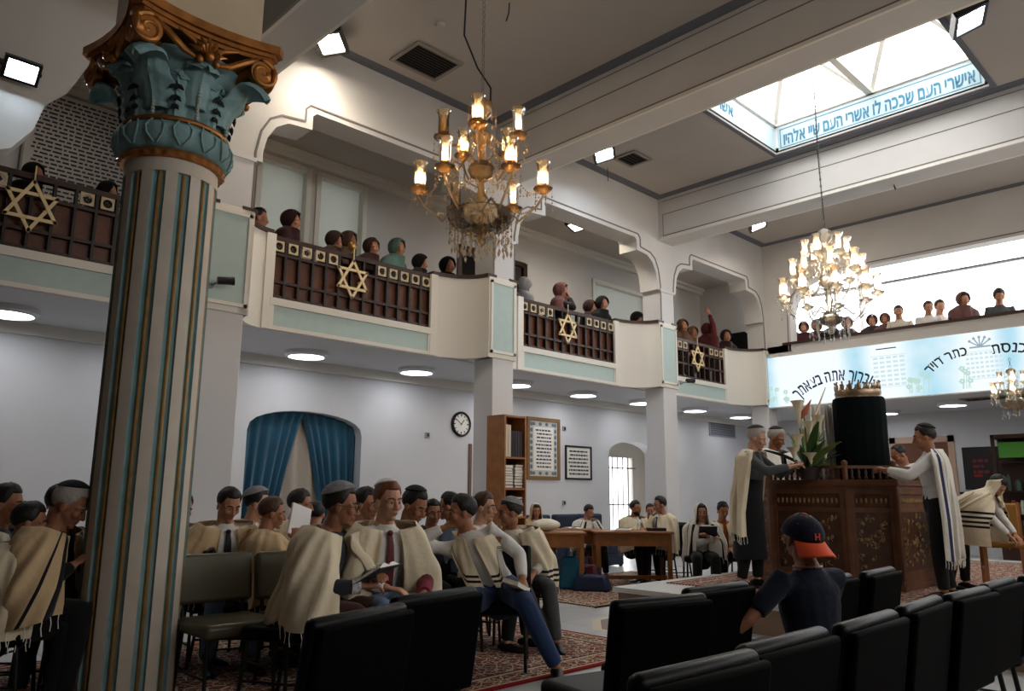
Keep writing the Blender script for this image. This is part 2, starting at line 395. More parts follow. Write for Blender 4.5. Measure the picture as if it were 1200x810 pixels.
# ---- arcade wall
def bay_open(L, Rr, zb):
    h = [(0, zb), (0, 5.0), (.09, 5.0), (.09, 5.12), (.13, 5.32), (.23, 5.49), (.38, 5.59), (.7, 5.62), (.7, 5.8), (.75, 5.85)]
    if L < 2:
        lft = [(0, zb), (.12, 4.36), (.28, 4.6), (.38, 5.0), (.6, 5.25), (.75, 5.62), (.8, 5.85)]
        return [(L+x, z) for x, z in lft]+[(Rr-x, z) for x, z in h[::-1]]
    return [(L+x, z) for x, z in h]+[(Rr-x, z) for x, z in h[::-1]]
out = [(-3, 7.0), (-3, 4.3)]
for L, Rr in BAYS: out += bay_open(L, Rr, 4.3)
out += [(16.0, 4.3), (16.0, 7.0)]
struct('wall_arcade_left', MB().poly([out], xz(YB), (0, .4, 0)), WALL)
m = MB()
for L, Rr in BAYS:
    h = [(.0, 4.38), (.0, 5.1), (.05, 5.38), (.15, 5.57), (.29, 5.66), (.6, 5.7), (.6, 5.86), (.66, 5.93)]
    if L < 2: P = [(Rr-.66, 5.93)]+[(Rr-x, z) for x, z in h[::-1][1:]]
    else: P = [(L+x, z) for x, z in h]+[(Rr-x, z) for x, z in h[::-1]]
    for a, b in zip(P, P[1:]):
        m.bar((a[0], YB-.004, a[1]), (b[0], YB-.004, b[1]), .012, .022, (0, 0, 1) if abs(a[0]-b[0]) > .03 else (1, 0, 0))
struct('trim_6', m, GROOVE)
# ---- square pillars and their boxes in the gallery front
for i, (a, b) in enumerate(PILX):
    struct(f'pillar_{i+1}', MB().box2((a, YB, 0), (b, YB+.4, 3.19)), WALLB, bevel=.012)
    m = MB(); m.box2((a-.1, YB-.02, 3.17), (b+.04, YB+.5, 4.38)); o = struct(f'pillar_box_{i+1}', m, TRIM, bevel=.01)
    m = MB(); x0, x1, z0, z1 = a-.1, b+.04, 3.2, 4.36
    for q in ((x0+.03, x0+.07), (x1-.07, x1-.03)): m.box2((q[0], YB-.04, z0+.04), (q[1], YB-.02, z1-.04))
    for q in (z0+.04, z1-.08): m.box2((x0+.03, YB-.04, q), (x1-.03, YB-.02, q+.04))
    m.build('moulding', TRIM, o); MB().box2((x0+.07, YB-.026, z0+.08), (x1-.07, YB-.02, z1-.08)).build('panel', AQUA, o)
    if i < 3:
        m = MB(); m.box2((a-.005, YB-.006, 4.36), (b+.005, YB+.405, 5.0)); m.box2((a-.015, YB-.02, 4.97), (b+.015, YB+.41, 5.02)); struct(f'trim_{i+7}', m, WALLB)
# ---- gallery front: fascia with aqua panels, curved solid parapets beside each pillar
CAP = mat('rail_cap', (60, 40, 32), .45)
RX = [(.85, 2.62), (4.2, 6.68), (8.5, 10.92), (12.75, 14.72)]
for i, (a, b) in enumerate(RX):
    m = MB(); m.box2((a, YR, 3.17), (b, YR+.12, 3.56)); m.box2((a, YR-.03, 3.17), (b, YR, 3.22)); m.box2((a, YR-.04, 3.47), (b, YR, 3.56)); m.box2((b-.06, YR-.025, 3.2), (b, YR, 3.5)); m.box2((a, YR-.025, 3.2), (a+.06, YR, 3.5))
    o = struct(f'gallery_fascia_{i+1}', m, TRIM); MB().box2((a+.06, YR-.012, 3.22), (b-.06, YR, 3.47)).build('panel', AQUA, o)
def parapet(n, x0, x1):              # concave sweep from the rail line out to the pillar box at x1
    P = []; Q = []; C0 = []; C1 = []
    for k in range(13):
        t = k/12*math.pi/2; x = x0+(x1-x0)*math.sin(t); y = YR-.52*(1-math.cos(t))
        dx = (x1-x0)*math.cos(t); dy = -.52*math.sin(t); d = math.hypot(dx, dy); s = 1 if x1 > x0 else -1
        nx, ny = -dy/d*s, dx/d*s
        P.append((x, y)); Q.append((x+nx*.12, y+ny*.12)); C0.append((x-nx*.03, y-ny*.03)); C1.append((x+nx*.15, y+ny*.15))
    m = MB(); m.grid([[(x, y, z) for x, y in P] for z in (3.17, 4.36)], [[(x, y, z) for x, y in Q] for z in (3.17, 4.36)])
    xx = x0; m.box2((xx-.03 if x1 > x0 else xx-.09, YR-.035, 3.17), (xx+.09 if x1 > x0 else xx+.03, YR+.1, 4.36))
    o = struct(f'gallery_parapet_{n}', m, TRIM, smooth=30)
    m = MB(); m.grid([[(x, y, z) for x, y in C0] for z in (4.36, 4.41)], [[(x, y, z) for x, y in C1] for z in (4.36, 4.41)]); m.build('rail_cap', CAP, o)
n = 1
for i, (a, b) in enumerate(RX):
    parapet(n, b, PILX[i][0]-.1); n += 1
    if i < 3: parapet(n, RX[i+1][0], PILX[i][1]+.04); n += 1
# ---- main ceiling, beams, skylight well
SK = (9.2, 11.4, 2.35, 5.45)
m = MB(); m.poly([[(-3, -6), (XF+.3, -6), (XF+.3, YB+.2), (-3, YB+.2)], [(SK[0], SK[2]), (SK[0], SK[3]), (SK[1], SK[3]), (SK[1], SK[2])]], lambda u, v: (u, v, 6.78), (0, 0, .1)); struct('ceiling', m, CEIL)
for i, (a, b) in enumerate(PILX[:3]):
    m = MB(); m.box2((a, -6, 5.95), (b, YB, 6.8)); o = struct(f'beam_{i+1}', m, WALL)
    m = MB()
    for z, t in ((6.44, .012), (6.02, .016), (6.70, .01)): m.box2((a-.006, -6, z), (a, YB-.1, z+t))
    m.box2((a-.006, YB-.11, 6.02), (a, YB-.1, 6.44)); m.build('groove', GROOVE, o)
    m = MB(); m.box2((a-.04, -6, 5.95), (a, YB, 5.995)); m.box2((b, -6, 5.95), (b+.04, YB, 5.995)); m.build('moulding', TRIM, o)
m = MB()
for a, b in ((3.67, 7.43), (7.85, 11.68), (12.1, XF)):
    m.box2((a, YB-.17, 6.772), (b, YB, 6.779)); m.box2((b-.17, -6, 6.772), (b, YB-.17, 6.779)); m.box2((a, -6, 6.772), (a+.17, YB-.17, 6.779))
m.box2((-3, YB-.17, 6.772), (3.25, YB, 6.779)); struct('trim_10', m, STRIPE)
ZT = 7.27
m = MB(); t = .08
m.box2((SK[0]-t, SK[2]-t, 6.8), (SK[0], SK[3]+t, ZT)); m.box2((SK[1], SK[2]-t, 6.8), (SK[1]+t, SK[3]+t, ZT)); m.box2((SK[0], SK[2]-t, 6.8), (SK[1], SK[2], ZT)); m.box2((SK[0], SK[3], 6.8), (SK[1], SK[3]+t, ZT))
struct('skylight_well', m, mat('well_white', (226, 232, 234), .6))
m = MB()
for a in ((SK[0]-.07, SK[0]), (SK[1], SK[1]+.07)): m.box2((a[0], SK[2]-.07, 6.765), (a[1], SK[3]+.07, 6.78))
for a in ((SK[2]-.07, SK[2]), (SK[3], SK[3]+.07)): m.box2((SK[0], a[0], 6.765), (SK[1], a[1], 6.78))
struct('trim_11', m, STRIPE)
BLUE = mat('lettering_blue', (44, 112, 142), .6)
PLATE = mat('inscription_band', (176, 196, 202), .6)
ins = thing('inscription_band', 'pale blue inscription band with teal Hebrew lettering inside the skylight well', 'inscription', (SK[1]-.012, 3.9, 6.8))
MB().box2((-.004, -1.5, .02), (.01, 1.5, .40)).build('band', PLATE, ins)
m = MB()
for z in (.045, .365): m.box2((-.008, -1.46, z), (-.004, 1.46, z+.012))
for y in (-1.46, 1.45): m.box2((-.008, y, .045), (-.004, y+.012, .377))
m.build('border', BLUE, ins)
V, Fc = text_mesh(heb('אישרי העם שככה לו אשרי העם שיי אלהיו'), .25)
sx = 2.8/(max(v.x for v in V)-min(v.x for v in V))
m = MB(); m.add([(-.006-v.z, -v.x*sx, .20+v.y*1.12) for v in V], Fc); m.build('lettering', BLUE, ins, smooth=0)
ins2 = thing('inscription_band', 'short end inscription band with teal Hebrew word at the left of the skylight', 'inscription', (9.75, SK[3]-.012, 6.8))
MB().box2((-.5, -.004, .02), (1.6, .01, .40)).build('band', PLATE, ins2)
V, Fc = text_mesh(heb('אשרי'), .24); m = MB(); m.add([(v.x, -.006-v.z, .2+v.y) for v in V], Fc); m.build('lettering', BLUE, ins2, smooth=0)
# glazed roof: two low pyramids with white bars
o = None; fr = MB(); gl = MB(); yv = (SK[2]+SK[3])/2
for y0, y1 in ((SK[2], yv), (yv, SK[3])):
    c = [(SK[0], y0, ZT), (SK[1], y0, ZT), (SK[1], y1, ZT), (SK[0], y1, ZT)]; ap = ((SK[0]+SK[1])/2, (y0+y1)/2, ZT+.75)
    for k in range(4):
        fr.bar(c[k], ap, .07, .06)
        if (k, y0) != (0, yv): fr.bar(c[k], c[(k+1) % 4], .1, .06)
        gl.add([c[k], c[(k+1) % 4], ap], [(0, 1, 2)])
o = struct('window_5', fr, TRIM); gl.build('glass', WINGL, o, smooth=0)
# ---- far gallery: parapet, wall above with a wide opening, glazed back
m = MB(); m.box2((XF, -6, 3.1), (XF+.2, YB, 4.45)); struct('wall_far_parapet', m, WALL)
struct('trim_12', MB().box2((XF-.05, -6, 4.45), (XF+.25, 7.62, 4.5)), CAP)
op = [(-5.8, 4.3), (-5.8, 5.86), (6.7, 5.86), (7.05, 5.75), (7.3, 5.5), (7.43, 5.15), (7.45, 4.3)]
m = MB(); m.poly([[(-6, 4.3)]+op+[(YB, 4.3), (YB, 7), (-6, 7)]], yz(XF), (.3, 0, 0)); struct('wall_far_upper', m, WALL)
m = MB()
for a, b in zip(op[2:], op[3:]):
    m.bar((XF-.004, a[0]+.05, a[1]+.05), (XF-.004, b[0]+.05, b[1]+.03), .012, .02, (0, 0, 1) if abs(a[0]-b[0]) > .05 else (0, 1, 0))
m.bar((XF-.004, -6, 5.92), (XF-.004, 6.72, 5.92), .012, .02); struct('trim_13', m, GROOVE)
m = MB(); m.poly([[(-6, 3.3), (11, 3.3), (11, 7.2), (-6, 7.2)], [(-5.6, 4.25), (-5.6, 7.05), (9.2, 7.05), (9.2, 4.25)]], yz(XB-.1), (.15, 0, 0)); struct('wall_far_gallery', m, TRIM)
m = MB(); m.box2((XB-.12, -5.6, 6.30), (XB-.02, 9.2, 6.36))
TR = MB().box2((XB-.2, -5.6, 6.31), (XB-.12, 9.2, 6.35))
for y in (-3, .2, 3.4, 7.2): m.box2((XB-.1, y-.05, 4.25), (XB-.04, y+.05, 7.05))
o = struct('window_6', m, mat('frame_white', (236, 236, 236), .5)); TR.build('transom', mat('transom_dark', (70, 68, 66), .6), o); MB().box2((XB-.02, -5.6, 4.25), (XB-.015, 9.2, 7.05)).build('glass', WINGL, o)
struct('ceiling_gallery_far', MB().box2((XF+.3, -6, 7.05), (XB+.2, 8.3, 7.15)), TRIM)
# ---- far wall under the gallery, and the sides nobody sees
struct('wall_far', MB().box2((XB, -6, 0), (XB+.2, 10.5, 3.2)), WALLB)
m = MB(); m.poly([[(-3, 0), (XB, 0), (XB, 7), (-3, 7)]]+[[(a, 4.4), (a, 6.2), (a+2.6, 6.2), (a+2.6, 4.4)] for a in (1.9, 5.2, 8.4, 11.6)], xz(-6), (0, -.2, 0)); struct('wall_right', m, WALL)  # high openings are added, out of view, to bring light onto the column
struct('wall_back', MB().box2((-1.8, -6, 0), (-1.6, YW, 7)), mat('back_wall_bounce_cut', (70, 58, 50), .8))  # unseen; set close and coloured dark to cut bounce onto the left bay
m = MB(); DX = XB-.03
for q in ((6.83, 6.7), (5.45, 5.58)): m.box2((DX, q[0], 0), (XB, q[1], 2.6))
m.box2((DX, 5.45, 2.46), (XB, 6.83, 2.6)); o = struct('door_2', m, mat('door_frame', (190, 160, 138), .5))
m = MB(); m.box2((DX+.01, 5.58, 0), (XB, 6.7, 2.46))
for y in (5.7, 6.2):
    for z in (.3, 1.35): m.box2((DX, y, z), (DX+.02, y+.38, z+.9))
m.build('door_leaf', mat('door_brown', (104, 64, 46), .5), o, bevel=.01); MB().ell((DX-.02, 5.68, 1.1), (.03, .03, .03)).build('knob', BRASS, o)
# side wall grille of the gallery corner
m = MB(); m.box2((16.6, 8.6, 3.35), (16.7, YW, 6.35)); struct('wall_gallery_corner', m, WALL)
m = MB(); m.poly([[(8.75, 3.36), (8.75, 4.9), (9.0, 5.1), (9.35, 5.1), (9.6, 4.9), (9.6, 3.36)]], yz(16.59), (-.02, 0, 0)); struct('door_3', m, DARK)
# ---- raised platform
ZP = .28
m = MB(); m.poly([[(6.76, 5.35), (14.2, 5.35), (14.2, -3.5), (6.76, -3.5)]], lambda u, v: (u, v, ZP), (0, 0, -.05)); o = struct('platform', m, mat('platform_marble', (206, 206, 204), .35, noise=.06, nscale=3))
MB().box2((6.8, -3.46, 0), (14.16, 5.31, ZP-.05)).build('riser', mat('platform_riser', (140, 112, 92), .5), o)
# ================================================================== FLUTED COLUMN
def make_column():
    cx, cy = 1.8, 5.2
    t = thing('fluted_column', 'large round fluted column with teal and gilt carved capital in left foreground', 'column', (cx, cy, 0)); t['kind'] = 'thing'
    NF, RO = 12, .295
    prof = []; mi = []
    for k in range(NF):
        a0 = 2*math.pi*(k+.13)/NF
        for da, r, q in ((0, RO, 0), (.26, RO, 0), (.47, RO, 0), (.50, RO-.018, 1), (.75, RO-.024, 1), (.97, RO-.018, 1)):
            prof.append((a0+da*2*math.pi/NF, r)); mi.append(q)
    n = len(prof); seg_m = []
    for i in range(n): seg_m.append(1 if (i % 6) in (2, 3, 4, 5) else 0)
    zs = [0, .18, 3.30]; P = [[(r*math.cos(a), r*math.sin(a), z) for a, r in prof] for z in zs]
    m = MB(); m.grid(P, closed=True, mif=lambda i, j: seg_m[j])
    m.lathe([(RO, 3.30), (RO+.002, 3.31), (RO+.002, 3.40)], seg=48, mi=0); m.lathe([(RO-.02, 3.296), (RO+.001, 3.30)], seg=48, mi=0)
    m.build('shaft', [COLW, TEAL], t, smooth=25)
    for k in range(NF):
        a = 2*math.pi*(k+.13+.75)/NF; r = RO-.018; b = MB()
        b.tube([(r*math.cos(a), r*math.sin(a), .05), (r*math.cos(a), r*math.sin(a), 3.29)], .0125, seg=8); b.build('gilt_bead', GOLDL, t)
    m = MB(); m.lathe([(RO-.05, -.0), (RO+.02, 0), (RO+.02, .03), (RO-.05, .03)], seg=40); m.build('base', COLW, t)
    rope = lambda a, q: 1+.02*math.cos(28*a)
    m = MB(); m.lathe([(RO-.01, 3.39), (RO+.03, 3.395), (RO+.045, 3.42), (RO+.03, 3.445), (RO-.01, 3.45)], seg=112, wob=rope); m.build('gilt_ring', GOLD, t)
    # egg-and-dart collar
    egg = lambda a, q: 1+.045*abs(math.cos(7*a))*math.sin(math.pi*q)
    m = MB(); m.lathe([(RO+.0, 3.44), (RO+.04, 3.46), (RO+.075, 3.53), (RO+.07, 3.60), (RO+.03, 3.64)], seg=112, wob=egg)
    for k in range(14):
        a = 2*math.pi*k/14; c = Vector((math.cos(a), math.sin(a), 0)); s = Vector((-math.sin(a), math.cos(a), 0))
        for sg in (-1, 1):
            m.tube([c*(RO+.06)+s*sg*.012+Vector((0, 0, 3.47)), c*(RO+.085)+s*sg*.05+Vector((0, 0, 3.52)), c*(RO+.085)+s*sg*.058+Vector((0, 0, 3.57)), c*(RO+.06)+s*sg*.03+Vector((0, 0, 3.625))], .007, seg=6)
    m.build('collar', TEAL, t)
    m = MB(); m.lathe([(RO+.0, 3.63), (RO+.055, 3.635), (RO+.06, 3.65), (RO+.045, 3.668), (RO, 3.67)], seg=64); m.build('gilt_band', GOLD, t)
    # bell with acanthus leaves
    bell = MB(); bell.lathe([(RO-.01, 3.65), (RO+.0, 3.70), (RO+.015, 3.85), (RO+.06, 4.0), (RO+.13, 4.10), (RO+.10, 4.14)], seg=48); bell.build('bell', TEAL, t)
    def leaf(a, zb, zt, wdt, curl, r0, out=.05):
        m = MB(); c = Vector((math.cos(a), math.sin(a), 0)); s = Vector((-math.sin(a), math.cos(a), 0)); P = []; Q = []; N = 22
        for i in range(N+1):
            q = i/N
            if q < .66:
                f = q/.66; rr = r0+.018+out*f*f; z = zb+(zt-zb)*f; nr, nz = 1, -.2*f
            else:
                an = (q-.66)/.34*R(165); rr = r0+.018+out+curl*(1-math.cos(an)); z = zt+curl*math.sin(an)*1.15; nr, nz = math.cos(an), -math.sin(an)
            hw = wdt*(.80+.20*math.sin(math.pi*q))*(1+.10*math.cos(q*22))
            if q > .86: hw *= math.sqrt(max(.02, 1-((q-.86)/.145)**2))
            row = []; row2 = []
            for j in range(13):
                u = j/6-1; bul = .020*(1-u*u)+.007*math.cos(u*math.pi*4.5)*(1-abs(u)*.5)
                d = c*nr+Vector((0, 0, -nz)); p = c*(rr-.05*u*u*(1-.5*max(0, q-.66)))+s*hw*u+Vector((0, 0, z-.02*u*u*q))+d*bul*(1 if q < .66 else .8); row.append(p); row2.append(p-d*.02)
            P.append(row); Q.append(row2)
        m.grid(P, Q); return m
    def beads(a, z0, z1):
        m = MB(); c = Vector((math.cos(a), math.sin(a), 0)); n = 12
        for i in range(n): m.ell(c*(RO+.052+.03*(i/n)**2)+Vector((0, 0, z0+(z1-z0)*i/(n-1))), (.015, .015, .0135), 8, 6)
        return m
    def pierced(a, z0, r):
        m = MB(); c = Vector((math.cos(a), math.sin(a), 0)); s = Vector((-math.sin(a), math.cos(a), 0))
        for i, (dz, w_, h) in enumerate(((0, .016, .026), (.055, .026, .04), (.13, .036, .058))):
            for sg in (-1, 1): m.tube([c*(r+.012*i)+s*sg*.004+Vector((0, 0, z0+dz)), c*(r+.012*i)+s*sg*w_*.7+Vector((0, 0, z0+dz-.006)), c*(r+.012*i+.004)+s*sg*w_*1.25+Vector((0, 0, z0+dz-.026))], [.012, .013, .004], side=tuple(c), asp=1.2, seg=6)
            m.tube([c*(r+.012*i)+Vector((0, 0, z0+dz-.012)), c*(r+.012*i)+Vector((0, 0, z0+dz+h*.6))], [.012, .003], seg=6)
        return m
    for k in range(8): leaf(2*math.pi*k/8+math.pi/8, 3.66, 3.94, .10, .022, RO, .035).build('acanthus_leaf', TEAL, t)
    for k in range(8): beads(2*math.pi*(k+.0)/8, 3.68, 3.93).build('bead_string', mat('bead_pale', (150, 164, 160), .6), t)
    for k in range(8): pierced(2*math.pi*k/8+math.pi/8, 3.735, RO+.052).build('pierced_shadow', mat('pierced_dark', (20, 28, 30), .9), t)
    for k in range(4): leaf(math.pi/4+k*math.pi/2, 3.72, 3.92, .125, .10, RO+.02, .11).build('acanthus_leaf', TEAL, t)
    for k in range(4): leaf(k*math.pi/2, 3.76, 4.0, .115, .040, RO+.02, .06).build('acanthus_leaf', TEAL, t)
    # gilt volutes at the four corners, scrollwork between
    def spiral(c, ex, ez, r0, turns, flip):
        pts = []; rad = []
        for i in range(40):
            q = i/39; an = math.pi/2+flip*q*turns*2*math.pi; r = r0*(1-q)**.85+.004
            pts.append(c+ex*r*math.cos(an)+ez*r*math.sin(an)); rad.append(.022*(1-.6*q))
        return pts, rad
    Z = Vector((0, 0, 1))
    for f in range(4):
        a = f*math.pi/2; nrm = Vector((math.cos(a), math.sin(a), 0)); sd = Vector((-math.sin(a), math.cos(a), 0)); m = MB()
        for sg in (-1, 1):
            c = nrm*.46+sd*sg*.385+Z*4.115; p, r = spiral(c, sd*sg, Z, .098, 1.6, -1); m.tube(p, r, side=nrm, seg=8)
            m.tube([c-nrm*.045, c+nrm*.004], .088, seg=20, dome=False)
            m.tube([nrm*.44+sd*sg*.05+Z*4.05, nrm*.455+sd*sg*.15+Z*4.07, nrm*.45+sd*sg*.27+Z*4.16, nrm*.435+sd*sg*.35+Z*4.215], [.012, .022, .024, .02], seg=8)
            m.tube([nrm*.44+sd*sg*.03+Z*4.10, nrm*.46+sd*sg*.10+Z*4.16, nrm*.46+sd*sg*.2+Z*4.2], [.01, .018, .008], seg=8)
        m.build('volute', GOLD, t)
        m = MB()   # palmette flower in the middle of each face
        for k in range(7):
            an = R(-78+26*k); d = sd*math.sin(an)+Z*math.cos(an)
            m.tube([nrm*.43+Z*4.09, nrm*.475+Z*4.09+d*.07, nrm*.46+Z*4.09+d*.125], [.012, .022, .008], side=sd, seg=8)
        m.ell(nrm*.475+Z*4.075, (.035, .035, .035), 10, 8); 
        for sg in (-1, 1): m.ell(nrm*.46+sd*sg*.055+Z*4.045, (.026, .026, .03), 10, 8)
        m.build('palmette', GOLD, t)
    for k in range(4):     # corner scroll tongues
        a = math.pi/4+k*math.pi/2; d = Vector((math.cos(a), math.sin(a), 0)); m = MB()
        m.tube([d*.40+Z*4.10, d*.50+Z*4.14, d*.57+Z*4.18, d*.585+Z*4.235], [.05, .06, .06, .05], seg=10); m.build('corner_scroll', GOLD, t)
    # concave-sided abacus
    def aba(half, cut, dip):
        P = []
        for f in range(4):
            a = f*math.pi/2; nrm = Vector((math.cos(a), math.sin(a), 0)); sd = Vector((-math.sin(a), math.cos(a), 0))
            for i in range(9):
                u = -1+2*i/8; v = sd*u*(half-cut)+nrm*(half-dip*(1-u*u)); P.append((v.x, v.y))
        return P
    m = MB()
    for h, z0, z1 in ((.475, 4.215, 4.245), (.495, 4.245, 4.275), (.52, 4.275, 4.335)):
        m.poly([aba(h, .05, .075)], lambda u, v, z=z0: (u, v, z), (0, 0, z1-z0))
    m.build('abacus', GOLD, t, smooth=30)
    m = MB(); m.box2((-.36, -.36, 4.335), (.40, .36, 6.78)); m.build('impost_block', mat('impost_cream', (196, 178, 150), .75, noise=.08, nscale=3), t)
make_column()

# ================================================================== WOODEN GALLERY RAILINGS
def star(m, c, r, w, ex, ez, n, d):
    for k0 in (0, 1):
        p = [c+ex*r*math.sin(R(60*k0+120*k))+ez*r*math.cos(R(60*k0+120*k)) for k in range(3)]
        for k in range(3):
            a, b = p[k], p[(k+1) % 3]; e = (b-a).normalized()*w*.5
            m.bar(a-e+n*d*(k0*.4), b+e+n*d*(k0*.4), w, d, tuple(n))
def railing(i, label, panelled=True):
    a, b = RX[i]; L = b-a; t = thing('gallery_railing', label, 'railing', (a, YR+.02, 3.56), 0, None)
    if panelled: MB().box2((0, .05, .02), (L, .075, .56)).build('back_panel', WOOD, t)
    m = MB(); m.box2((0, 0, .0), (L, .06, .05)); m.build('bottom_rail', WOODD, t)
    m = MB(); m.box2((0, -.005, .74), (L, .065, .80)); m.build('top_rail', WOODD, t)
    for z in ((.20, .55) if panelled else (.28, .55)): MB().box2((0, -.006, z), (L, .03, z+.035)).build('mid_rail', WOODD, t)
    n = int(L/.19)
    for k in range(n+1):
        x = min(L-.02, max(.02, L*k/n)); MB().box2((x-.014, -.012, .02), (x+.014, .05, .76)).build('baluster', BLACKIRON if panelled else WOODD, t)
    W = L/n; cen = n/2
    def tile(x):
        o = [(x-.066, .602), (x+.066, .602), (x+.066, .736), (x-.066, .736)]; h = [(x+.047*math.cos(-2*math.pi*k/16), .669+.047*math.sin(-2*math.pi*k/16)) for k in range(16)]
        mm = MB(); mm.poly([o, h], lambda u, v: (u, -.014, v), (0, .02, 0))
        return mm
    TILE = mat('tile_cream', (196, 178, 146), .6)
    side = [k for k in range(n) if abs(k+.5-cen) > 1.6]
    for k in side:
        x = L*(k+.5)/n; tl = tile(x).build('openwork_tile', TILE, t)
        mm = MB()
        for j in range(5): mm.ell((x+.02*math.cos(j*1.257), .005, .669+.02*math.sin(j*1.257)), (.017, .006, .017), 8, 5)
        mm.build('rosette', BLACKIRON, tl)
    m = MB(); c = Vector((L*.5-.1, -.05, .45)); star(m, c, .25, .034, Vector((1, 0, 0)), Vector((0, 0, 1)), Vector((0, 1, 0)), .018); st = m.build('star', GOLDW, t, smooth=0)
    m = MB(); m.bar(c+Vector((0, .0, .24)), c+Vector((0, 0, .42)), .012, .012); m.bar(c+Vector((-.12, .03, -.02)), c+Vector((-.12, .06, -.02)), .02, .02); m.bar(c+Vector((.12, .03, -.02)), c+Vector((.12, .06, -.02)), .02, .02); m.build('stem', GOLDW, st)
    return t
railing(0, 'brown wooden gallery railing with star, partly behind the fluted column')
railing(1, 'brown wooden gallery railing with star between first and second square pillars')
railing(2, 'brown wooden gallery railing with star between second and third square pillars')
railing(3, 'open slatted gallery railing with star beside the far corner', False)
lamp = thing('memorial_lamp', 'small gilt cup lamp on the railing above the star', 'lamp', ((RX[1][0]+RX[1][1])/2-.1, YR+.03, 4.36))
m = MB(); m.lathe([(.0, 0), (.05, 0), (.02, .02), (.015, .05), (.045, .08), (.055, .13), (.045, .16), (.0, .16)], seg=16); m.build('cup', BRASS, lamp)

# ================================================================== LAMPS
LEDP = [(1.75, 9.5), (3.55, 9.5), (5.3, 9.5), (7.25, 9.55), (9.35, 9.45), (11.2, 9.5), (13.0, 9.45), (15.0, 9.45), (17.0, 9.45), (18.4, 8.2), (18.2, 6.5), (17.4, 4.9), (17.4, 2.6)]
LEDL = ['round flush ceiling light at the far left edge above the heads', 'round flush ceiling light hidden behind the fluted column', 'round flush ceiling light above the blue curtained niche', 'round flush ceiling light above the wall clock',
        'round flush ceiling light just right of the second square pillar', 'round flush ceiling light above the black framed notice', 'round flush ceiling light left of the third square pillar', 'round flush ceiling light right of the third square pillar',
        'flat ceiling light left of the two standing elders', 'flat ceiling light above the second elder in the far corner', 'small ceiling light right of the dark velvet torah case', 'ceiling light under the banner above the brown door', 'ceiling light under the banner beside the small chandelier']
l0 = thing('ceiling_light', LEDL[0], 'ceiling light', (*LEDP[0], 3.16), 0, 'round lights under the gallery')
m = MB(); m.lathe([(.20, -.0), (.29, 0), (.295, -.05), (.27, -.075), (.245, -.075), (.235, -.03), (.2, -.03)], seg=32); m.build('rim', mat('rim_white', (226, 228, 230), .4), l0)
MB().lathe([(0, -.066), (.15, -.064), (.235, -.05), (.238, -.03), (.0, -.03)], seg=32).build('diffuser', LED, l0)
for i in range(1, len(LEDP)): dup(l0, (*LEDP[i], 3.16 if i < 9 else 3.14), 0, LEDL[i])
def flood(label, loc, rz, tilt, em, col, power, up=.12):
    t = thing('floodlight', label, 'floodlight', loc, rz, 'led floodlights on the ceiling')
    Mx = Matrix.Rotation(tilt, 3, 'X'); m = MB()
    o = [(-.15, -.11), (.15, -.11), (.15, .11), (-.15, .11)]; i_ = [(-.12, -.085), (-.12, .085), (.12, .085), (.12, -.085)]
    m.poly([o, i_], lambda u, v: Mx @ Vector((u, v, -up-.02)), Mx @ Vector((0, 0, .03))); m.box((Mx @ Vector((0, 0, -up+.025))), (.3, .22, .03), rot=Euler((tilt, 0, 0)))
    for k in range(6): m.box(Mx @ Vector((-.12+.048*k, 0, -up+.05)), (.008, .2, .03), rot=Euler((tilt, 0, 0)))
    h = m.build('housing', BLACK, t)
    e = MB(); e.box(Mx @ Vector((0, 0, -up-.002)), (.24, .17, .01), rot=Euler((tilt, 0, 0))); e.build('lens', em, t)
    b = MB()
    for s in (-1, 1): b.bar(Mx @ Vector((s*.16, 0, -up+.02)), (s*.16, 0, 0), .012, .03, (0, 1, 0))
    b.bar((-.16, 0, 0), (.16, 0, 0), .03, .012, (0, 0, 1)); b.build('bracket', BLACK, t)
    t.scale = (1.0 if 'left edge' in label else 1.6,)*3
    ld = bpy.data.lights.new('flood_beam', 'SPOT'); ld.energy = power; ld.color = col; ld.spot_size = R(140); ld.spot_blend = .6; ld.shadow_soft_size = .1
    lo = bpy.data.objects.new('flood_beam', ld); COL.objects.link(lo); lo.parent = t; lo.location = Mx @ Vector((0, 0, -up-.04)); lo.rotation_euler = (tilt, 0, 0)
    return t
flood('floodlight glowing warm on the ceiling right of the fluted capital', atZ(385, 33, 6.77), R(45), R(-10), FLOODN, (1, .86, .66), FLOOD_W*.8)
flood('floodlight with blue-white glare beside the small ceiling vent', atZ(704, 168, 6.77), R(35), R(-15), FLOODC, (.8, .92, 1), FLOOD_W)
flood('floodlight shining at the upper right corner beside the skylight', atZ(1126, 8, 6.77), R(20), R(-20), FLOODC, (.8, .92, 1), FLOOD_W)
flood('small floodlight in the far left ceiling corner above the bright chandelier', atZ(884, 254, 6.77), R(30), R(-20), FLOODN, (1, .95, .88), FLOOD_W*.7)
flood('floodlight on the dark wall at the far left edge', Vector((1.3, YB-.05, 5.16)), 0, R(-45), FLOODC, (.85, .94, 1), FLOOD_W*.5)
flood('small warm spotlight under the gallery ceiling above the second railing', Vector((10.35, 8.9, 6.34)), R(20), R(-10), FLOODN, (1, .85, .6), FLOOD_W*.35)

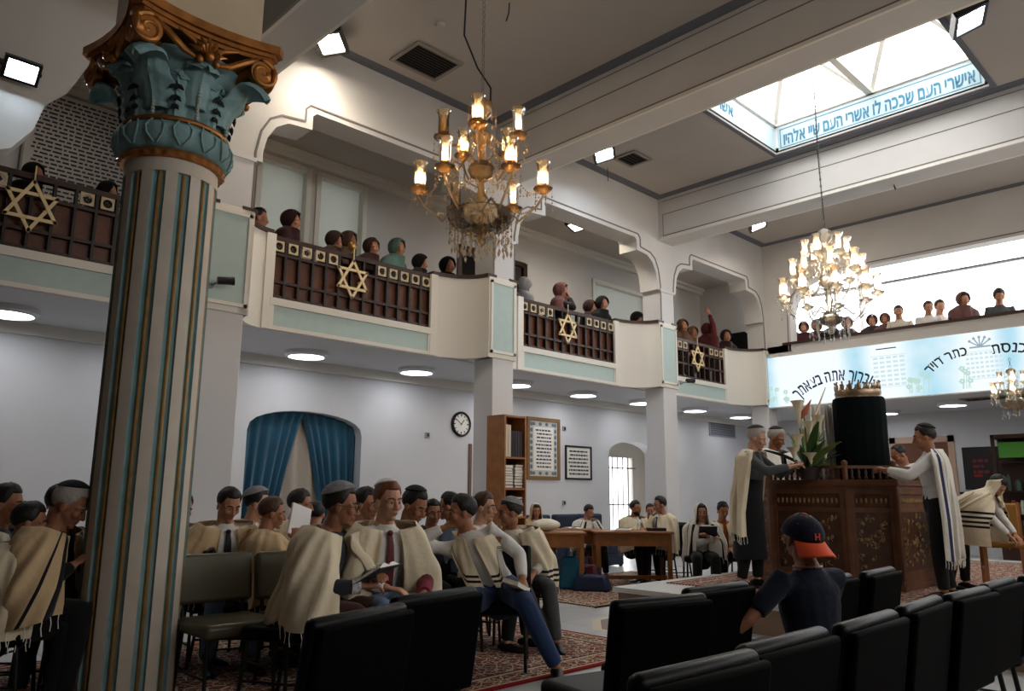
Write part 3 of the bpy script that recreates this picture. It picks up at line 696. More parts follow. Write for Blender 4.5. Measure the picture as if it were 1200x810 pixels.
# ---- chandeliers
def garlands(t, tiers, S, stem_h, mt):
    for (n, r, z, zc, ph) in tiers:
        for i in range(n):
            m = MB(); a = ph+2*math.pi*i/n; b = ph+2*math.pi*(i+1)/n; A = Vector((r*math.cos(a), r*math.sin(a), z+.02)); B = Vector((r*math.cos(b), r*math.sin(b), z+.02)); C = Vector((.09*math.cos(a), .09*math.sin(a), min(stem_h*.95, zc+.28)))
            for p, q, sag in ((A, B, .12), (C, A, .10)):
                for k in range(1, 16):
                    f = k/16; m.ell(p.lerp(q, f)-Vector((0, 0, sag*4*f*(1-f))), (.0085, .0085, .0085), 6, 4)
                m.lathe([(0, -.05), (.014, -.02), (.007, 0), (0, .006)], p.lerp(q, .5)-Vector((0, 0, sag+.008)), 6)
            m.build('crystal_garland', mt, t)
def chandelier(name, label, loc, tiers, sc_, bulb, shade, stem_h, lit, seedn, chain, cr_mat, gold_mat, bowl=1.0, rich=0):
    rg = random.Random(seedn); t = thing(name, label, 'chandelier', loc)
    S = sc_
    m = MB()   # turned glass stem with globes
    m.lathe([(0, 0), (.03, .01), (.05, .05), (.03, .1), (.09, .16), (.11, .22), (.09, .28), (.03, .32), (.035, .40), (.06, .46), (.035, .52), (.03, .62), (.10, .68), (.13, .74), (.10, .80), (.03, .84), (.03, .98), (.08, 1.02), (.10, 1.08), (.06, 1.13), (.03, 1.16), (.04, 1.25), (.09, 1.30), (.11, 1.36), (.09, 1.42), (.03, 1.46), (0, 1.47)], seg=18)
    m.v = [(x*S, y*S, z*stem_h/1.47) for x, y, z in m.v]; m.build('stem', gold_mat, t)
    bo = MB(); bo.lathe([(.02, .06), (.16, .02), (.26, .08), (.30, .16), (.31, .18), (.285, .17), (.24, .1), (.15, .045), (.02, .075)], seg=28, wob=lambda a, q: 1+.03*math.cos(14*a)); bo.v = [(x*S*bowl, y*S*bowl, (z*bowl+.12)*S) for x, y, z in bo.v]; bo.build('bowl', shade, t)
    k = 0
    for (n, r, z, zc, ph) in tiers:
        for i in range(n):
            a = ph+2*math.pi*i/n; d = Vector((math.cos(a), math.sin(a), 0)); Z = Vector((0, 0, 1)); m = MB()
            pts = [d*.03*S+Z*zc, d*r*.35+Z*(zc+.05*S), d*r*.62+Z*(zc-.10*S), d*r*.9+Z*(z-.14*S), d*r+Z*(z-.05*S), d*r+Z*z]
            m.tube(pts, [.012*S]*6, seg=7); ar = m.build('arm', cr_mat, t)
            c = d*r+Z*z; m = MB(); m.lathe([(.01, -.03), (.05, -.01), (.085, .02), (.09, .03), (.04, .025), (.035, .05), (.045, .07), (.0, .07)], seg=16, wob=lambda a_, q: 1+.05*math.cos(10*a_)); m.v = [(x*S+c.x, y*S+c.y, zz*S+c.z) for x, y, zz in m.v]; m.build('drip_pan', gold_mat, ar)
            tl = Vector((0, 0, 1))
            sh = MB(); prof = [(.034, .05), (.05, .06), (.052, .12), (.050, .2), (.054, .25), (.066, .28), (.068, .283), (.05, .25), (.046, .2), (.048, .12), (.046, .065)]
            sh.lathe(prof, seg=18, wob=lambda a_, q: 1+(.06*math.cos(8*a_) if .4 < q < .6 else 0)); sh.v = [(x*S+c.x, y*S+c.y, zz*S+c.z) for x, y, zz in sh.v]; sh.build('glass_shade', shade, ar)
            on = lit(k); k += 1
            bu = MB(); bu.lathe([(.0, .07), (.012, .075), (.019, .11), (.015, .14), (.004, .17), (0, .172)], seg=8); bu.v = [(x*S+c.x, y*S+c.y, zz*S+c.z) for x, y, zz in bu.v]; bu.build('bulb', bulb if on else mat('bulb_off', (210, 190, 160), .2), ar)
            m = MB()
            for q in range(5):
                b = 2*math.pi*q/5+a; p = c+Vector((math.cos(b), math.sin(b), 0))*.082*S; ln = (.07+.05*((q*7+i) % 3))*S
                m.tube([p+Z*.01, p-Z*ln], .0018, seg=4, dome=False); m.lathe([(0, -.045*S), (.011*S, -.02*S), (.006*S, 0), (0, .006*S)], p-Z*ln, 6)
                for w_ in range(2): m.ell(p-Z*ln*(.3+.35*w_), (.008*S,)*3, 6, 5)
            m.build('crystal_drops', cr_mat, ar)
    m = MB()
    for i in range(26+rich*30):       # drops and festoons under the bowl and around the globes
        a = 2*math.pi*i/(26+rich*30); r = (.28, .17, .23)[i % 3]*S; p = Vector((r*math.cos(a), r*math.sin(a), .24*S)); ln = (.16+.12*rg.random())*S
        m.tube([p, p-Vector((0, 0, ln))], .002, seg=4, dome=False); m.lathe([(0, -.06*S), (.014*S, -.025*S), (.007*S, 0), (0, .008*S)], p-Vector((0, 0, ln)), 6)
        for w_ in range(3): m.ell(p-Vector((0, 0, ln*(.2+.25*w_))), (.009*S,)*3, 6, 5)
    for (rr, zz, ln) in ((.15, .74, .14), (.12, 1.08, .12), (.13, 1.36, .12)):
        for i in range(12):
            a = 2*math.pi*i/12; p = Vector((rr*S*math.cos(a), rr*S*math.sin(a), zz*stem_h/1.47)); m.tube([p, p-Vector((0, 0, ln*S))], .002, seg=4, dome=False); m.lathe([(0, -.05*S), (.012*S, -.02*S), (.006*S, 0), (0, .006*S)], p-Vector((0, 0, ln*S)), 6)
    m.build('crystal_skirt', cr_mat, t)
    if rich: garlands(t, tiers, S, stem_h, cr_mat)
    m = MB(); z = stem_h
    i = 0
    while z < chain:
        p = Vector((0, 0, z)); ex = Vector((1, 0, 0)) if i % 2 else Vector((0, 1, 0))
        m.tube([p+ex*.012, p+ex*.014+Vector((0, 0, .03)), p+ex*.0+Vector((0, 0, .045)), p-ex*.014+Vector((0, 0, .03)), p-ex*.012, p-Vector((0, 0, .012)), p+ex*.012], .003, seg=5, caps=False); z += .05; i += 1
    m.build('chain', STEEL, t)
    return t
c1 = atD(563, 290, 6.6)
ch = chandelier('chandelier', 'large crystal chandelier with amber glass shades hanging in front of the gallery', (c1.x, c1.y, 3.42),
    [(6, .56, .52, .34, .25), (5, .36, .98, .80, .1)], 1.0, BULB, AMBER, 1.44, lambda k: k % 11 not in (1, 8), 3, 6.78-3.42, glassy('crystal_amber', (240, 222, 196), .5), glassy('amber_crystal', (236, 212, 176), .55, .1), 1.0, 1)
m = MB(); Z0 = 3.36
m.tube([(.10, 0, 1.35), (.12, .02, 1.6), (.02, .1, 1.8), (-.12, .14, 2.1), (-.12, .12, 2.6), (-.02, .04, 3.34)], .009, seg=6); m.build('flex_cable', BLACK, ch)
c2 = atD(975, 396, 11.0)
ch2 = chandelier('chandelier', 'brightly lit tiered crystal chandelier hanging below the skylight', (c2.x, c2.y, 3.38),
    [(9, .60, .50, .30, .2), (8, .44, .80, .62, .5), (6, .27, 1.06, .9, .0)], 1.0, BULBW, CHIM, 1.5, lambda k: True, 5, 4.33, CRYST, glassy('clear_crystal', (250, 244, 232), .5, .08), .55)
m = MB(); m.tube([(.03, 0, 1.45), (.06, .02, 1.9), (.0, .01, 2.6), (.02, 0, 3.7)], .008, seg=6); m.build('flex_cable', BLACK, ch2)
c3 = atD(1192, 500, 12.6)
ch3 = chandelier('small_chandelier', 'small bright crystal chandelier at the right edge under the far gallery', (c3.x, c3.y, 2.35),
    [(6, .26, .28, .2, .2), (4, .14, .44, .36, .3)], .6, BULBW, CHIM, .66, lambda k: True, 9, .8, CRYST, MATS['clear_crystal'])
# ---- ceiling vents
VENT = mat('vent_grey', (92, 86, 80), .6)
def vent(label, c, sx, sy, n=9):
    t = thing('ceiling_vent', label, 'vent', c); m = MB()
    m.poly([[(-sx/2, -sy/2), (sx/2, -sy/2), (sx/2, sy/2), (-sx/2, sy/2)], [(-sx/2+.05, -sy/2+.05), (-sx/2+.05, sy/2-.05), (sx/2-.05, sy/2-.05), (sx/2-.05, -sy/2+.05)]], lambda u, v: (u, v, -.02), (0, 0, .02)); m.build('frame', mat('vent_frame', (150, 140, 130), .6), t)
    MB().box2((-sx/2+.05, -sy/2+.05, -.004), (sx/2-.05, sy/2-.05, -.001)).build('backing', DARK, t)
    for k in range(n):
        y = -sy/2+.05+(sy-.1)*(k+.5)/n; MB().box((0, y, -.012), (sx-.1, .03, .004), rot=Euler((R(35), 0, 0))).build('slat', VENT, t)
v_ = atZ(500, 72, 6.77); vent('large square ceiling vent left of the chandelier cable', v_, .75, .6, 10)
v_ = atZ(741, 186, 6.77); vent('smaller square ceiling vent beside the blue-white floodlight', v_, .5, .45, 5)
v_ = Vector((17.0, 3.6, 3.135)); vent('long slotted vent under the far gallery above the small chandelier', v_, .5, 2.0, 10)
m = MB(); m.tube([(0, 0, 0), (.02, .03, -.1), (.0, .05, -.2)], .008, seg=6); cw = atZ(597, 4, 6.77); o = m.build('loose_wire', BLACK); o.location = cw; tag(o, 'short loose black wire hanging from the ceiling above the chandelier', 'wire')
for px, py, lb in ((432, 92, 'short wire dangling from the ceiling below the large vent'), (712, 205, 'short wire dangling beside the blue-white floodlight')):
    m = MB(); m.tube([(0, 0, 0), (.0, .0, -.12), (.03, .02, -.22)], .007, seg=6); o = m.build('loose_wire', mat('wire_grey', (60, 54, 50), .6)); o.location = atZ(px, py-8, 6.77); tag(o, lb, 'wire')
sm = atZ(516, 28, 6.775); m = MB(); m.lathe([(0, -.04), (.045, -.035), (.06, -.01), (.06, 0), (0, 0)], seg=20); o = m.build('smoke_detector', CEIL); o.location = sm; tag(o, 'small round detector on the ceiling right of the large vent', 'detector')
for (px, py, lb) in ((888, 98, 'small hook on the ceiling edge left of the skylight'), (1048, 217, 'small hook on the far beam right of the bright chandelier')):
    m = MB(); m.tube([(0, 0, 0), (0, 0, -.03), (.03, 0, -.06), (.03, 0, -.03)], .01, seg=6); o = m.build('ceiling_hook', BLACKIRON); o.location = atZ(px, py, 6.77 if px < 900 else 5.95); tag(o, lb, 'hook')
# ---- security cameras
def cctv(label, loc, d, rz):
    t = thing('security_camera', label, 'camera', loc, rz); m = MB(); m.lathe([(0, 0), (.035, 0), (.035, .015), (.012, .02), (0, .02)], seg=14, rot=Euler((R(90), 0, 0)).to_matrix()); m.tube([(0, -.02, 0), (.02, -.1, .01), (.06, -.12, .03)], .012, seg=8); m.build('bracket', mat('cctv_grey', (150, 150, 148), .5), t)
    m = MB(); m.tube([(.02, -.12, .035), (.17, -.16, .05)], .042, seg=14, dome=False); m.tube([(.155, -.156, .048), (.185, -.165, .051)], .046, seg=14, dome=False); m.build('body', BLACK, t)
cctv('black bullet security camera on the box of the first square pillar', (3.26, YB-.04, 3.42), 0, 0)
cctv('small black camera on the curved parapet beside the third square pillar', (12.22, YB-.02, 3.3), 0, 0)
# ================================================================== BANNER
def banner():
    Y0, Y1, Z0, Z1 = 8.0, -3.0, 3.12, 4.2
    t = thing('banner', 'long backlit pale blue banner with dark blue Hebrew lettering on the far gallery front', 'banner', (XF-.06, Y0, Z0))
    m_ = bpy.data.materials.new('banner_light'); m_.use_nodes = True; nt = m_.node_tree; nt.nodes.remove(nt.nodes['Principled BSDF']); L = nt.links.new
    tc = nt.nodes.new('ShaderNodeTexCoord'); sp = nt.nodes.new('ShaderNodeSeparateXYZ'); L(tc.outputs['Object'], sp.inputs[0])
    def band(c, wd, seed):
        a = nt.nodes.new('ShaderNodeMath'); a.operation = 'SUBTRACT'; L(sp.outputs[1], a.inputs[0]); a.inputs[1].default_value = c
        b = nt.nodes.new('ShaderNodeMath'); b.operation = 'ABSOLUTE'; L(a.outputs[0], b.inputs[0])
        r = nt.nodes.new('ShaderNodeMapRange'); r.interpolation_type = 'SMOOTHSTEP'; L(b.outputs[0], r.inputs[0]); r.inputs[1].default_value = 0; r.inputs[2].default_value = wd; r.inputs[3].default_value = 1; r.inputs[4].default_value = 0
        return r.outputs[0]
    tot = None
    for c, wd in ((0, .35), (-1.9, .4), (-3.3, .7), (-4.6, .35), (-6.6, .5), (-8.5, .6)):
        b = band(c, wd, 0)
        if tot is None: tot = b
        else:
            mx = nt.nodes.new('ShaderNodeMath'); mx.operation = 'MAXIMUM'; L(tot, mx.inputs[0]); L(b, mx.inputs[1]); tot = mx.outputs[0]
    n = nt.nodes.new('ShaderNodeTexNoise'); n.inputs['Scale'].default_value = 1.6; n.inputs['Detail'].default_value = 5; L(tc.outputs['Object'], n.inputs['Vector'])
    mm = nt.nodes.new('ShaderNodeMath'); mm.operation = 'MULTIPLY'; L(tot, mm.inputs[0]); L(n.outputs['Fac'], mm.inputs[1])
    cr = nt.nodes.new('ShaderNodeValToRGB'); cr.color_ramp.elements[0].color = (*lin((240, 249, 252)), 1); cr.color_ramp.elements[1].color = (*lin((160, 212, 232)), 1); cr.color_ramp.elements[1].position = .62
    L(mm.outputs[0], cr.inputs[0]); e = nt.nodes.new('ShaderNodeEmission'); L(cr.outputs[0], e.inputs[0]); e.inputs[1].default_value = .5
    L(e.outputs[0], nt.nodes['Material Output'].inputs[0])
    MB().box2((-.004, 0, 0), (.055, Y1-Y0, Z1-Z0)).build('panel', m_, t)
    m = MB(); m.box2((-.012, 0.02, -.02), (.06, Y1-Y0, 0)); m.box2((-.012, .02, Z1-Z0), (.06, Y1-Y0, Z1-Z0+.02)); m.build('frame', TRIM, t)
    NAVY = mat('lettering_navy', (24, 58, 112), .6); BLK = mat('lettering_dark', (34, 44, 60), .6); FAINT = emit('print_grey', (206, 226, 234), .48)
    fn = lambda yc, zc: (lambda v: Vector((-.008-v.z, yc-v.x, zc+v.y)))
    def put(txt, size, yc, zc, mt, bend, wd, rot=0):
        V, Fc = text_mesh(heb(txt), size, .002, None); k = wd/(max(v.x for v in V)-min(v.x for v in V)); V = [Vector((v.x*k, v.y, v.z)) for v in V]
        if bend: V = [Vector(((bend+v.y)*math.sin(v.x/bend), (bend+v.y)*math.cos(v.x/bend)-bend, v.z)) for v in V]
        if rot: V = [Vector((v.x*math.cos(rot)-v.y*math.sin(rot), v.x*math.sin(rot)+v.y*math.cos(rot), v.z)) for v in V]
        m = MB(); m.add([fn(yc, zc)(v) for v in V], Fc); m.build('lettering', mt, t, smooth=0)
    def yat(px):     # distance along the banner for an image column
        d = ray(px, 430); return Vector((0, 0, CAMZ)).y+d.y*((XF-.06)/d.x)-Y0
    put('וברוך אתה בצאתך', .34, yat(972), .50, NAVY, 1.3, 1.65, R(6))
    put('כתר דויד', .25, yat(1108), .66, BLK, 1.0, .78, R(24))
    put('הכנסת', .27, yat(1190), .72, BLK, 1.1, .68, R(-8)); put('בית', .27, yat(1190)-.75, .50, BLK, 1.1, .42, R(-36))
    # faint prints: two blocks like page columns, crown, flowers
    for c0, nc, nr, w_, h_ in ((yat(1042), 5, 7, .62, .62), (yat(1143), 4, 6, .30, .5), (yat(1166), 4, 6, .30, .5)):
        m = MB()
        for i in range(nr):
            for j in range(nc):
                m.box((-.0065, c0+w_/2-w_*(j+.5)/nc, .22+h_*(i+.5)/nr), (.003, w_/nc*.72, h_/nr*.5))
        for k in range(2): m.box((-.0065, c0, .2+h_*k+.02), (.003, w_*1.08, .012))
        m.build('page_print', FAINT, t)
    m = MB(); m.box((-.0065, yat(1040), .98), (.003, .38, .02)); m.build('heading_print', BLK, t)
    m = MB(); c = yat(1151)
    for k in range(5):
        a = R(-50+25*k); m.bar((-.0065, c, .80), (-.0065, c-.2*math.sin(a), .80+.17*math.cos(a)), .022, .003, (1, 0, 0)); m.ell((-.0065, c-.21*math.sin(a), .81+.17*math.cos(a)), (.003, .025, .025), 8, 5)
    m.bar((-.0065, c-.17, .80), (-.0065, c+.17, .80), .03, .003, (1, 0, 0)); m.build('crown_print', emit('print_dark', (150, 170, 182), .48), t)
    rg = random.Random(4)
    for c, n, s in ((yat(912), 9, .4), (yat(1075), 10, .3), (yat(1128), 5, .2)):
        m = MB()
        for k in range(n):
            y = c+rg.uniform(-s, s)*.6; z = .12+rg.random()*.35; m.bar((-.0065, y, .06), (-.0065, y+rg.uniform(-.05, .05), z), .012, .003, (1, 0, 0))
            for q in range(5): m.ell((-.0065, y+.035*math.cos(q*1.257), z+.03*math.sin(q*1.257)), (.003, .022, .022), 8, 5)
        m.build('flower_print', emit('print_green', (188, 218, 208), .48), t)
banner()

# ================================================================== THINGS ON THE WALLS
def clock():
    t = thing('wall_clock', 'round black rimmed wall clock right of the blue curtain', 'clock', (8.73, YW, 2.43)); rot = Euler((R(90), 0, 0)).to_matrix()
    MB().lathe([(.19, 0), (.215, .0), (.22, .03), (.2, .05), (.18, .045), (.18, .0)], seg=40, rot=rot).build('rim', BLACK, t)
    MB().lathe([(0, .02), (.185, .02), (.185, .005), (0, .005)], seg=40, rot=rot).build('dial', PAPER, t)
    m = MB()
    for k in range(12):
        a = k*math.pi/6; m.box((.15*math.sin(a), -.022, .15*math.cos(a)), (.014 if k % 3 else .022, .003, .035), rot=Euler((0, a, 0)))
    m.build('hour_marks', BLACK, t)
    for a, l, w_ in ((R(40), .10, .016), (R(62-8), .0, 0), (R(-55), .145, .010)):
        if l: MB().bar((-.02*math.sin(a), -.026, -.02*math.cos(a)), (l*math.sin(a), -.026, l*math.cos(a)), w_, .003, (0, 1, 0)).build('hand', BLACK, t)
    MB().ell((0, -.026, 0), (.012, .006, .012)).build('hub', BLACK, t)
clock()
def notice(name, label, x0, x1, z0, z1, fw, fmat, mats_, rows, ornate=False, Y=YW, seed=1, gl=True):
    t = thing(name, label, 'framed notice', ((x0+x1)/2, Y, z0)); W = x1-x0; H = z1-z0; rg = random.Random(seed)
    m = MB(); m.poly([[(-W/2, 0), (W/2, 0), (W/2, H), (-W/2, H)], [(-W/2+fw, fw), (-W/2+fw, H-fw), (W/2-fw, H-fw), (W/2-fw, fw)]], lambda u, v: (u, -.035, v), (0, .035, 0)); m.build('frame', fmat, t, bevel=.006)
    a = fw; MB().box2((-W/2+a, -.012, a), (W/2-a, -.004, H-a)).build('mount', mats_[0], t)
    if ornate:
        a = fw+.11; m = MB()
        for x in (-W/2+fw+.055, W/2-fw-.055):
            for k in range(9): m.ell((x, -.013, fw+.06+(H-2*fw-.12)*k/8), (.035, .004, .045), 8, 5)
        for z in (fw+.055, H-fw-.055):
            for k in range(4): m.ell((-W/2+fw+.12+(W-2*fw-.24)*k/3, -.013, z), (.045, .004, .035), 8, 5)
        m.build('ornament', mat('print_blue_grey', (104, 120, 132), .7), t); MB().box2((-W/2+a, -.017, a), (W/2-a, -.012, H-a)).build('page', PAPER, t); a += .03
    else: a += .04
    m = MB(); zz = H-a-.02; hh = (H-2*a)/rows
    for i in range(rows):
        x = -W/2+a+.02+rg.random()*.05; e = W/2-a-.02-rg.random()*.05; z = H-a-hh*(i+.5)
        while x < e:
            w_ = min(rg.uniform(.03, .1), e-x); m.box((x+w_/2, -.0185, z), (w_, .003, hh*.42)); x += w_+.02
    m.build('text_lines', mat('ink', (54, 52, 56), .7), t)
notice('framed_prayer_board', 'tall gilt framed prayer board with ornate border beside the bookshelf', 10.36, 11.28, 1.51, 2.69, .07, mat('frame_brown', (128, 98, 62), .4), [mat('mount_sand', (200, 196, 186), .7)], 11, True)
notice('framed_notice', 'smaller black framed notice right of the tall gilt board', 11.44, 12.24, 1.53, 2.2, .035, BLACK, [PAPER], 7, seed=5)
notice('prayer_banner', 'tall white board of handwritten text behind the gallery railing at far left', 1.78, 3.2, 4.35, 6.1, .03, mat('board_edge', (150, 144, 136), .6), [mat('board_white', (204, 198, 190), .7)], 30, Y=YW, seed=9)
t = thing('wall_vent', 'grey louvred grille on the left wall behind the standing elders', 'vent', (17.4, YW, 2.68)); m = MB(); m.box2((-.62, -.02, 0), (.62, 0, .42)); m.build('frame', mat('vent_frame2', (150, 152, 156), .6), t)
for k in range(8): MB().box2((-.56, -.03, .04+.045*k), (.56, -.018, .065+.045*k)).build('slat', mat('vent_dark', (84, 86, 92), .6), t)
for x, z, lb in ((8.0, 2.2, 'small white hook plate on the wall left of the clock'), (11.42, 2.52, 'small thermostat on the wall between the two framed boards'), (11.4, 1.08, 'wall socket below the framed boards')):
    t = thing('wall_fitting', lb, 'fitting', (x, YW, z)); MB().box((0, -.012, 0), (.09, .024, .09)).build('plate', mat('fitting', (150, 148, 146), .5), t, bevel=.006); MB().box((0, -.03, 0), (.03, .02, .05)).build('knob', BLACKIRON, t)
# curtain in the arched niche
def curtain():
    t = thing('curtain', 'teal arched curtain parted over a beige sheer in the wall niche', 'curtain', (5.785, 10.36, .5)); CT = mat('curtain_teal', (8, 72, 96), .75, noise=.2, nscale=4, sheen=.3); SH = mat('curtain_sheer', (176, 164, 150), .8)
    hw = .95
    def top(x): return 1.59+.33*max(0, 1-(x/.96)**2)**.42
    def drape(x0, x1t, x1b, name, mt, off, sgn):
        P = []; Q = []
        for i in range(21):
            q = i/20; row = []; r2 = []
            for j in range(61):
                u = j/60; xe = x1t+(x1b-x1t)*q**.8; x = x0+(xe-x0)*u; zt = top(x0+(x1t-x0)*u)-.01; z = zt*(1-q)+.0*q
                y = off+.045*math.sin(u*38+math.sin(u*7)*1.3)*(.4+.6*q)*sgn; row.append((x, y, z)); r2.append((x, y+.01, z))
            P.append(row); Q.append(r2)
        MB().grid(P, Q).build(name, mt, t)
    drape(-hw, .03, -.42, 'drape', CT, -.0, 1); drape(hw, -.03, .46, 'drape', CT, .0, 1); drape(-.7, .7, .7, 'sheer', SH, .1, 1)
curtain()
# far wall: dark poster, glazed cabinet at the right edge
t = thing('dark_poster', 'dark square framed picture with red marking right of the brown door', 'picture', (XB, 4.95, 1.4)); m = MB(); m.box2((-.04, -.36, 0), (0, .36, .92)); m.build('frame', BLACK, t, bevel=.008)
MB().box2((-.045, -.32, .04), (-.04, .32, .88)).build('picture', mat('poster_dark', (28, 22, 28), .4), t)
m = MB()
for z, ws in ((.62, (.07, .1, .06)), (.5, (.12, .05)), (.38, (.05, .09, .1)), (.3, (.16,))):
    y = .16
    for w_ in ws: m.box((-.048, y-w_/2, z), (.004, w_, .06)); y -= w_+.03
m.build('red_marks', mat('poster_red', (120, 26, 34), .5), t)
m = thing('wall_shelf', 'dark wooden ledge under the dark picture', 'shelf', (XB, 4.9, 1.3)); MB().box2((-.16, -.5, 0), (0, .5, .05)).build('board', WOODD, m); MB().box2((-.1, -.35, -.35), (0, -.3, 0)).build('bracket', WOODD, m)
def cabinet():
    t = thing('glazed_cabinet', 'tall dark framed glazed cabinet at the right edge', 'cabinet', (17.4, 3.55, .0)); m = MB(); W, D_, H = 1.5, .5, 2.45
    m.box2((0, -W/2, 0), (D_, W/2, .5)); m.box2((0, -W/2, H-.08), (D_, W/2, H)); m.box2((D_-.03, -W/2, .5), (D_, W/2, H))
    for y in (-W/2, -.03, W/2-.06): m.box2((0, y, .5), (.06, y+.06, H))
    m.build('carcass', WOODD, t, bevel=.006)
    for y0 in (-W/2+.06, .03): MB().box2((.02, y0, .5), (.03, y0+W/2-.09, H-.08)).build('door_glass', WINGL, t)
    m = MB(); m.box2((.1, .1, 2.0), (.4, .65, 2.3)); m.build('green_case', mat('green_case', (92, 170, 60), .5), t)
    for z in (.9, 1.35, 1.9): MB().box2((.06, -W/2+.03, z), (D_-.04, W/2-.03, z+.02)).build('shelf', WOODD, t)
    rg = random.Random(3)
    for z in (.52, .92, 1.37):
        y = -W/2+.08
        while y < W/2-.15:
            h = rg.uniform(.2, .33); d = rg.uniform(.06, .14); c = rg.choice([(190, 170, 90), (150, 40, 40), (210, 205, 190), (70, 90, 70), (60, 50, 44)]); o = MB().lathe([(0, 0), (d/2, 0), (d/2, h*.7), (d/4, h), (0, h)], (.22, y+d/2, z), 10).build('jar', mat('jar_%d_%d' % (c[0], c[1]), c, .4)); o.location = (17.4, 3.55, 0); tag(o, 'jar or ornament on a shelf of the glazed cabinet at the right edge', 'jar', 'ornaments in the glazed cabinet'); y += d+.06
cabinet()

# ================================================================== BIMAH
BIM = mat('bimah_wood', (104, 66, 42), .5, noise=.25, nscale=8)
BIMD = mat('bimah_panel', (80, 50, 33), .5, noise=.35, nscale=10)
CARVE = mat('bimah_inlay', (156, 126, 84), .45, noise=.4, nscale=30)
PLAN = [(8.27, 4.27), (8.27, 3.42), (8.58, 3.04), (9.6, 3.04), (9.92, 3.42), (9.92, 4.27), (9.6, 4.64), (8.58, 4.64)]
BC = Vector((9.095, 3.84, 0)); BT = 1.42
def ringplan(s, z): return [(BC.x+(x-BC.x)*s, BC.y+(y-BC.y)*s, z) for x, y in PLAN]
def bimah():
    t = thing('bimah', 'carved dark wooden octagonal reading platform with inlaid panels and spindle rail', 'reading desk', (BC.x, BC.y, ZP)); o = Vector((BC.x, BC.y, ZP))
    def part(name, m, mt, par=None, **k):
        m.v = [tuple(Vector(p)-o) for p in m.v]; return m.build(name, mt, par or t, **k)
    m = MB()
    def slab(s0, z0, z1): m.poly([[(p[0], p[1]) for p in ringplan(s0, 0)]], lambda u, v: (u, v, z0), (0, 0, z1-z0))
    slab(.985, ZP+.1, BT-.06); part('body', m, BIM)
    m = MB(); slab(1.05, ZP, ZP+.07); slab(1.02, ZP+.07, ZP+.12); part('plinth', m, BIM)
    m = MB(); slab(1.03, BT-.10, BT-.06); slab(1.06, BT-.06, BT-.03); slab(1.05, BT-.03, BT); part('cornice', m, BIM)
    n = len(PLAN)
    for i in range(n):
        a = Vector((*PLAN[i], 0)); b = Vector((*PLAN[(i+1) % n], 0)); L = (b-a).length; e = (b-a)/L; nn = Vector((e.y, -e.x, 0)); nn = nn if (a+b).dot(nn)/2-BC.dot(nn) > 0 else -nn
        def P(u, z, d): return a+e*u+nn*d+Vector((0, 0, z))
        m = MB()      # stiles and rails of a framed face
        m.poly([[(0, ZP+.12), (L, ZP+.12), (L, BT-.1), (0, BT-.1)], [(.07, ZP+.2), (.07, BT-.34), (L-.07, BT-.34), (L-.07, ZP+.2)], [(.07, BT-.29), (.07, BT-.15), (L-.07, BT-.15), (L-.07, BT-.29)]], lambda u, z: P(u, z, .0), nn*.016); part('frame', m, BIM)
        m = MB(); m.poly([[(.07, ZP+.2), (L-.07, ZP+.2), (L-.07, BT-.34), (.07, BT-.34)]], lambda u, z: P(u, z, -.01), nn*.014)
        pn = part('panel', m, BIMD)
        m = MB(); rg = random.Random(i); H0, H1 = ZP+.24, BT-.38
        for k in range(int(L*60)):        # inlaid scrolls and blossoms
            u = .11+(L-.22)*rg.random(); z = H0+(H1-H0)*rg.random(); s = rg.uniform(.008, .018)
            c = P(u, z, .006); m.ell(c, (s, s, s*1.2), 6, 4)
            q = rg.random()*6.28; m.tube([c, c+e*.03*math.cos(q)+Vector((0, 0, .03*math.sin(q))), c+e*.05*math.cos(q+1)+Vector((0, 0, .05*math.sin(q+1)))], .004, seg=5)
        for k in range(int(L/.05)): m.ell(P(.09+k*.05, BT-.22, .004), (.012, .012, .03), 6, 4)
        part('inlay', m, CARVE, pn)
        m = MB(); m.tube([P(0, ZP+.12, .004), P(0, BT-.1, .004)], .03, seg=8, dome=False); part('corner_post', m, BIM)
    A = [Vector(p) for p in ringplan(1.0, BT)]
    for i in range(n):
        a, b = A[i], A[(i+1) % n]; L = (b-a).length; k = int(L/.065); U = Vector((0, 0, 1))
        for j in range(1, k):
            p = a+(b-a)*j/k; m = MB(); m.lathe([(.012, 0), (.02, .02), (.01, .04), (.018, .07), (.01, .1), (.012, .115)], p, 7); part('spindle', m, BIMD)
        m = MB(); m.bar(a+U*.13, b+U*.13, .05, .03); part('hand_rail', m, BIM)
        m = MB(); m.lathe([(.03, 0), (.03, .12), (.02, .13), (.035, .16), (.03, .19), (0, .205)], a, 12); part('newel', m, BIM)
bimah()
# torah case in dark velvet with a crown
p = atD(1012, 548, 9.3); t = thing('torah_case', 'tall dark velvet covered torah case with silver crown on the bimah', 'torah case', (p.x, p.y, BT), YAW+R(180)+R(6)); VEL = mat('velvet_dark', (5, 15, 16), .95, sheen=.03, noise=.2, spec=.1)
m = MB(); n = 64; prof = [(.26, 0), (.285, .03), (.28, .4), (.285, .72), (.285, .84), (.275, .885), (.25, .90), (.0, .905)]
m.lathe(prof, seg=72, wob=lambda a, q: 1+(.018*math.sin(17*a)*(1-q) if q < .8 else 0)); m.v = [(x*.8, y, z+(.035*y if z > .6 else 0)) for x, y, z in m.v]; m.build('mantle', VEL, t)
SIL = mat('silver_antique', (150, 128, 104), .35, .8, noise=.3, nscale=40)
m = MB(); m.lathe([(.245, .87), (.255, .89), (.24, .91), (.25, .95), (.238, .98), (.22, .98), (.225, .88)], seg=40); m.v = [(x*.85, y, z+.035*y) for x, y, z in m.v]; m.build('crown_band', SIL, t)
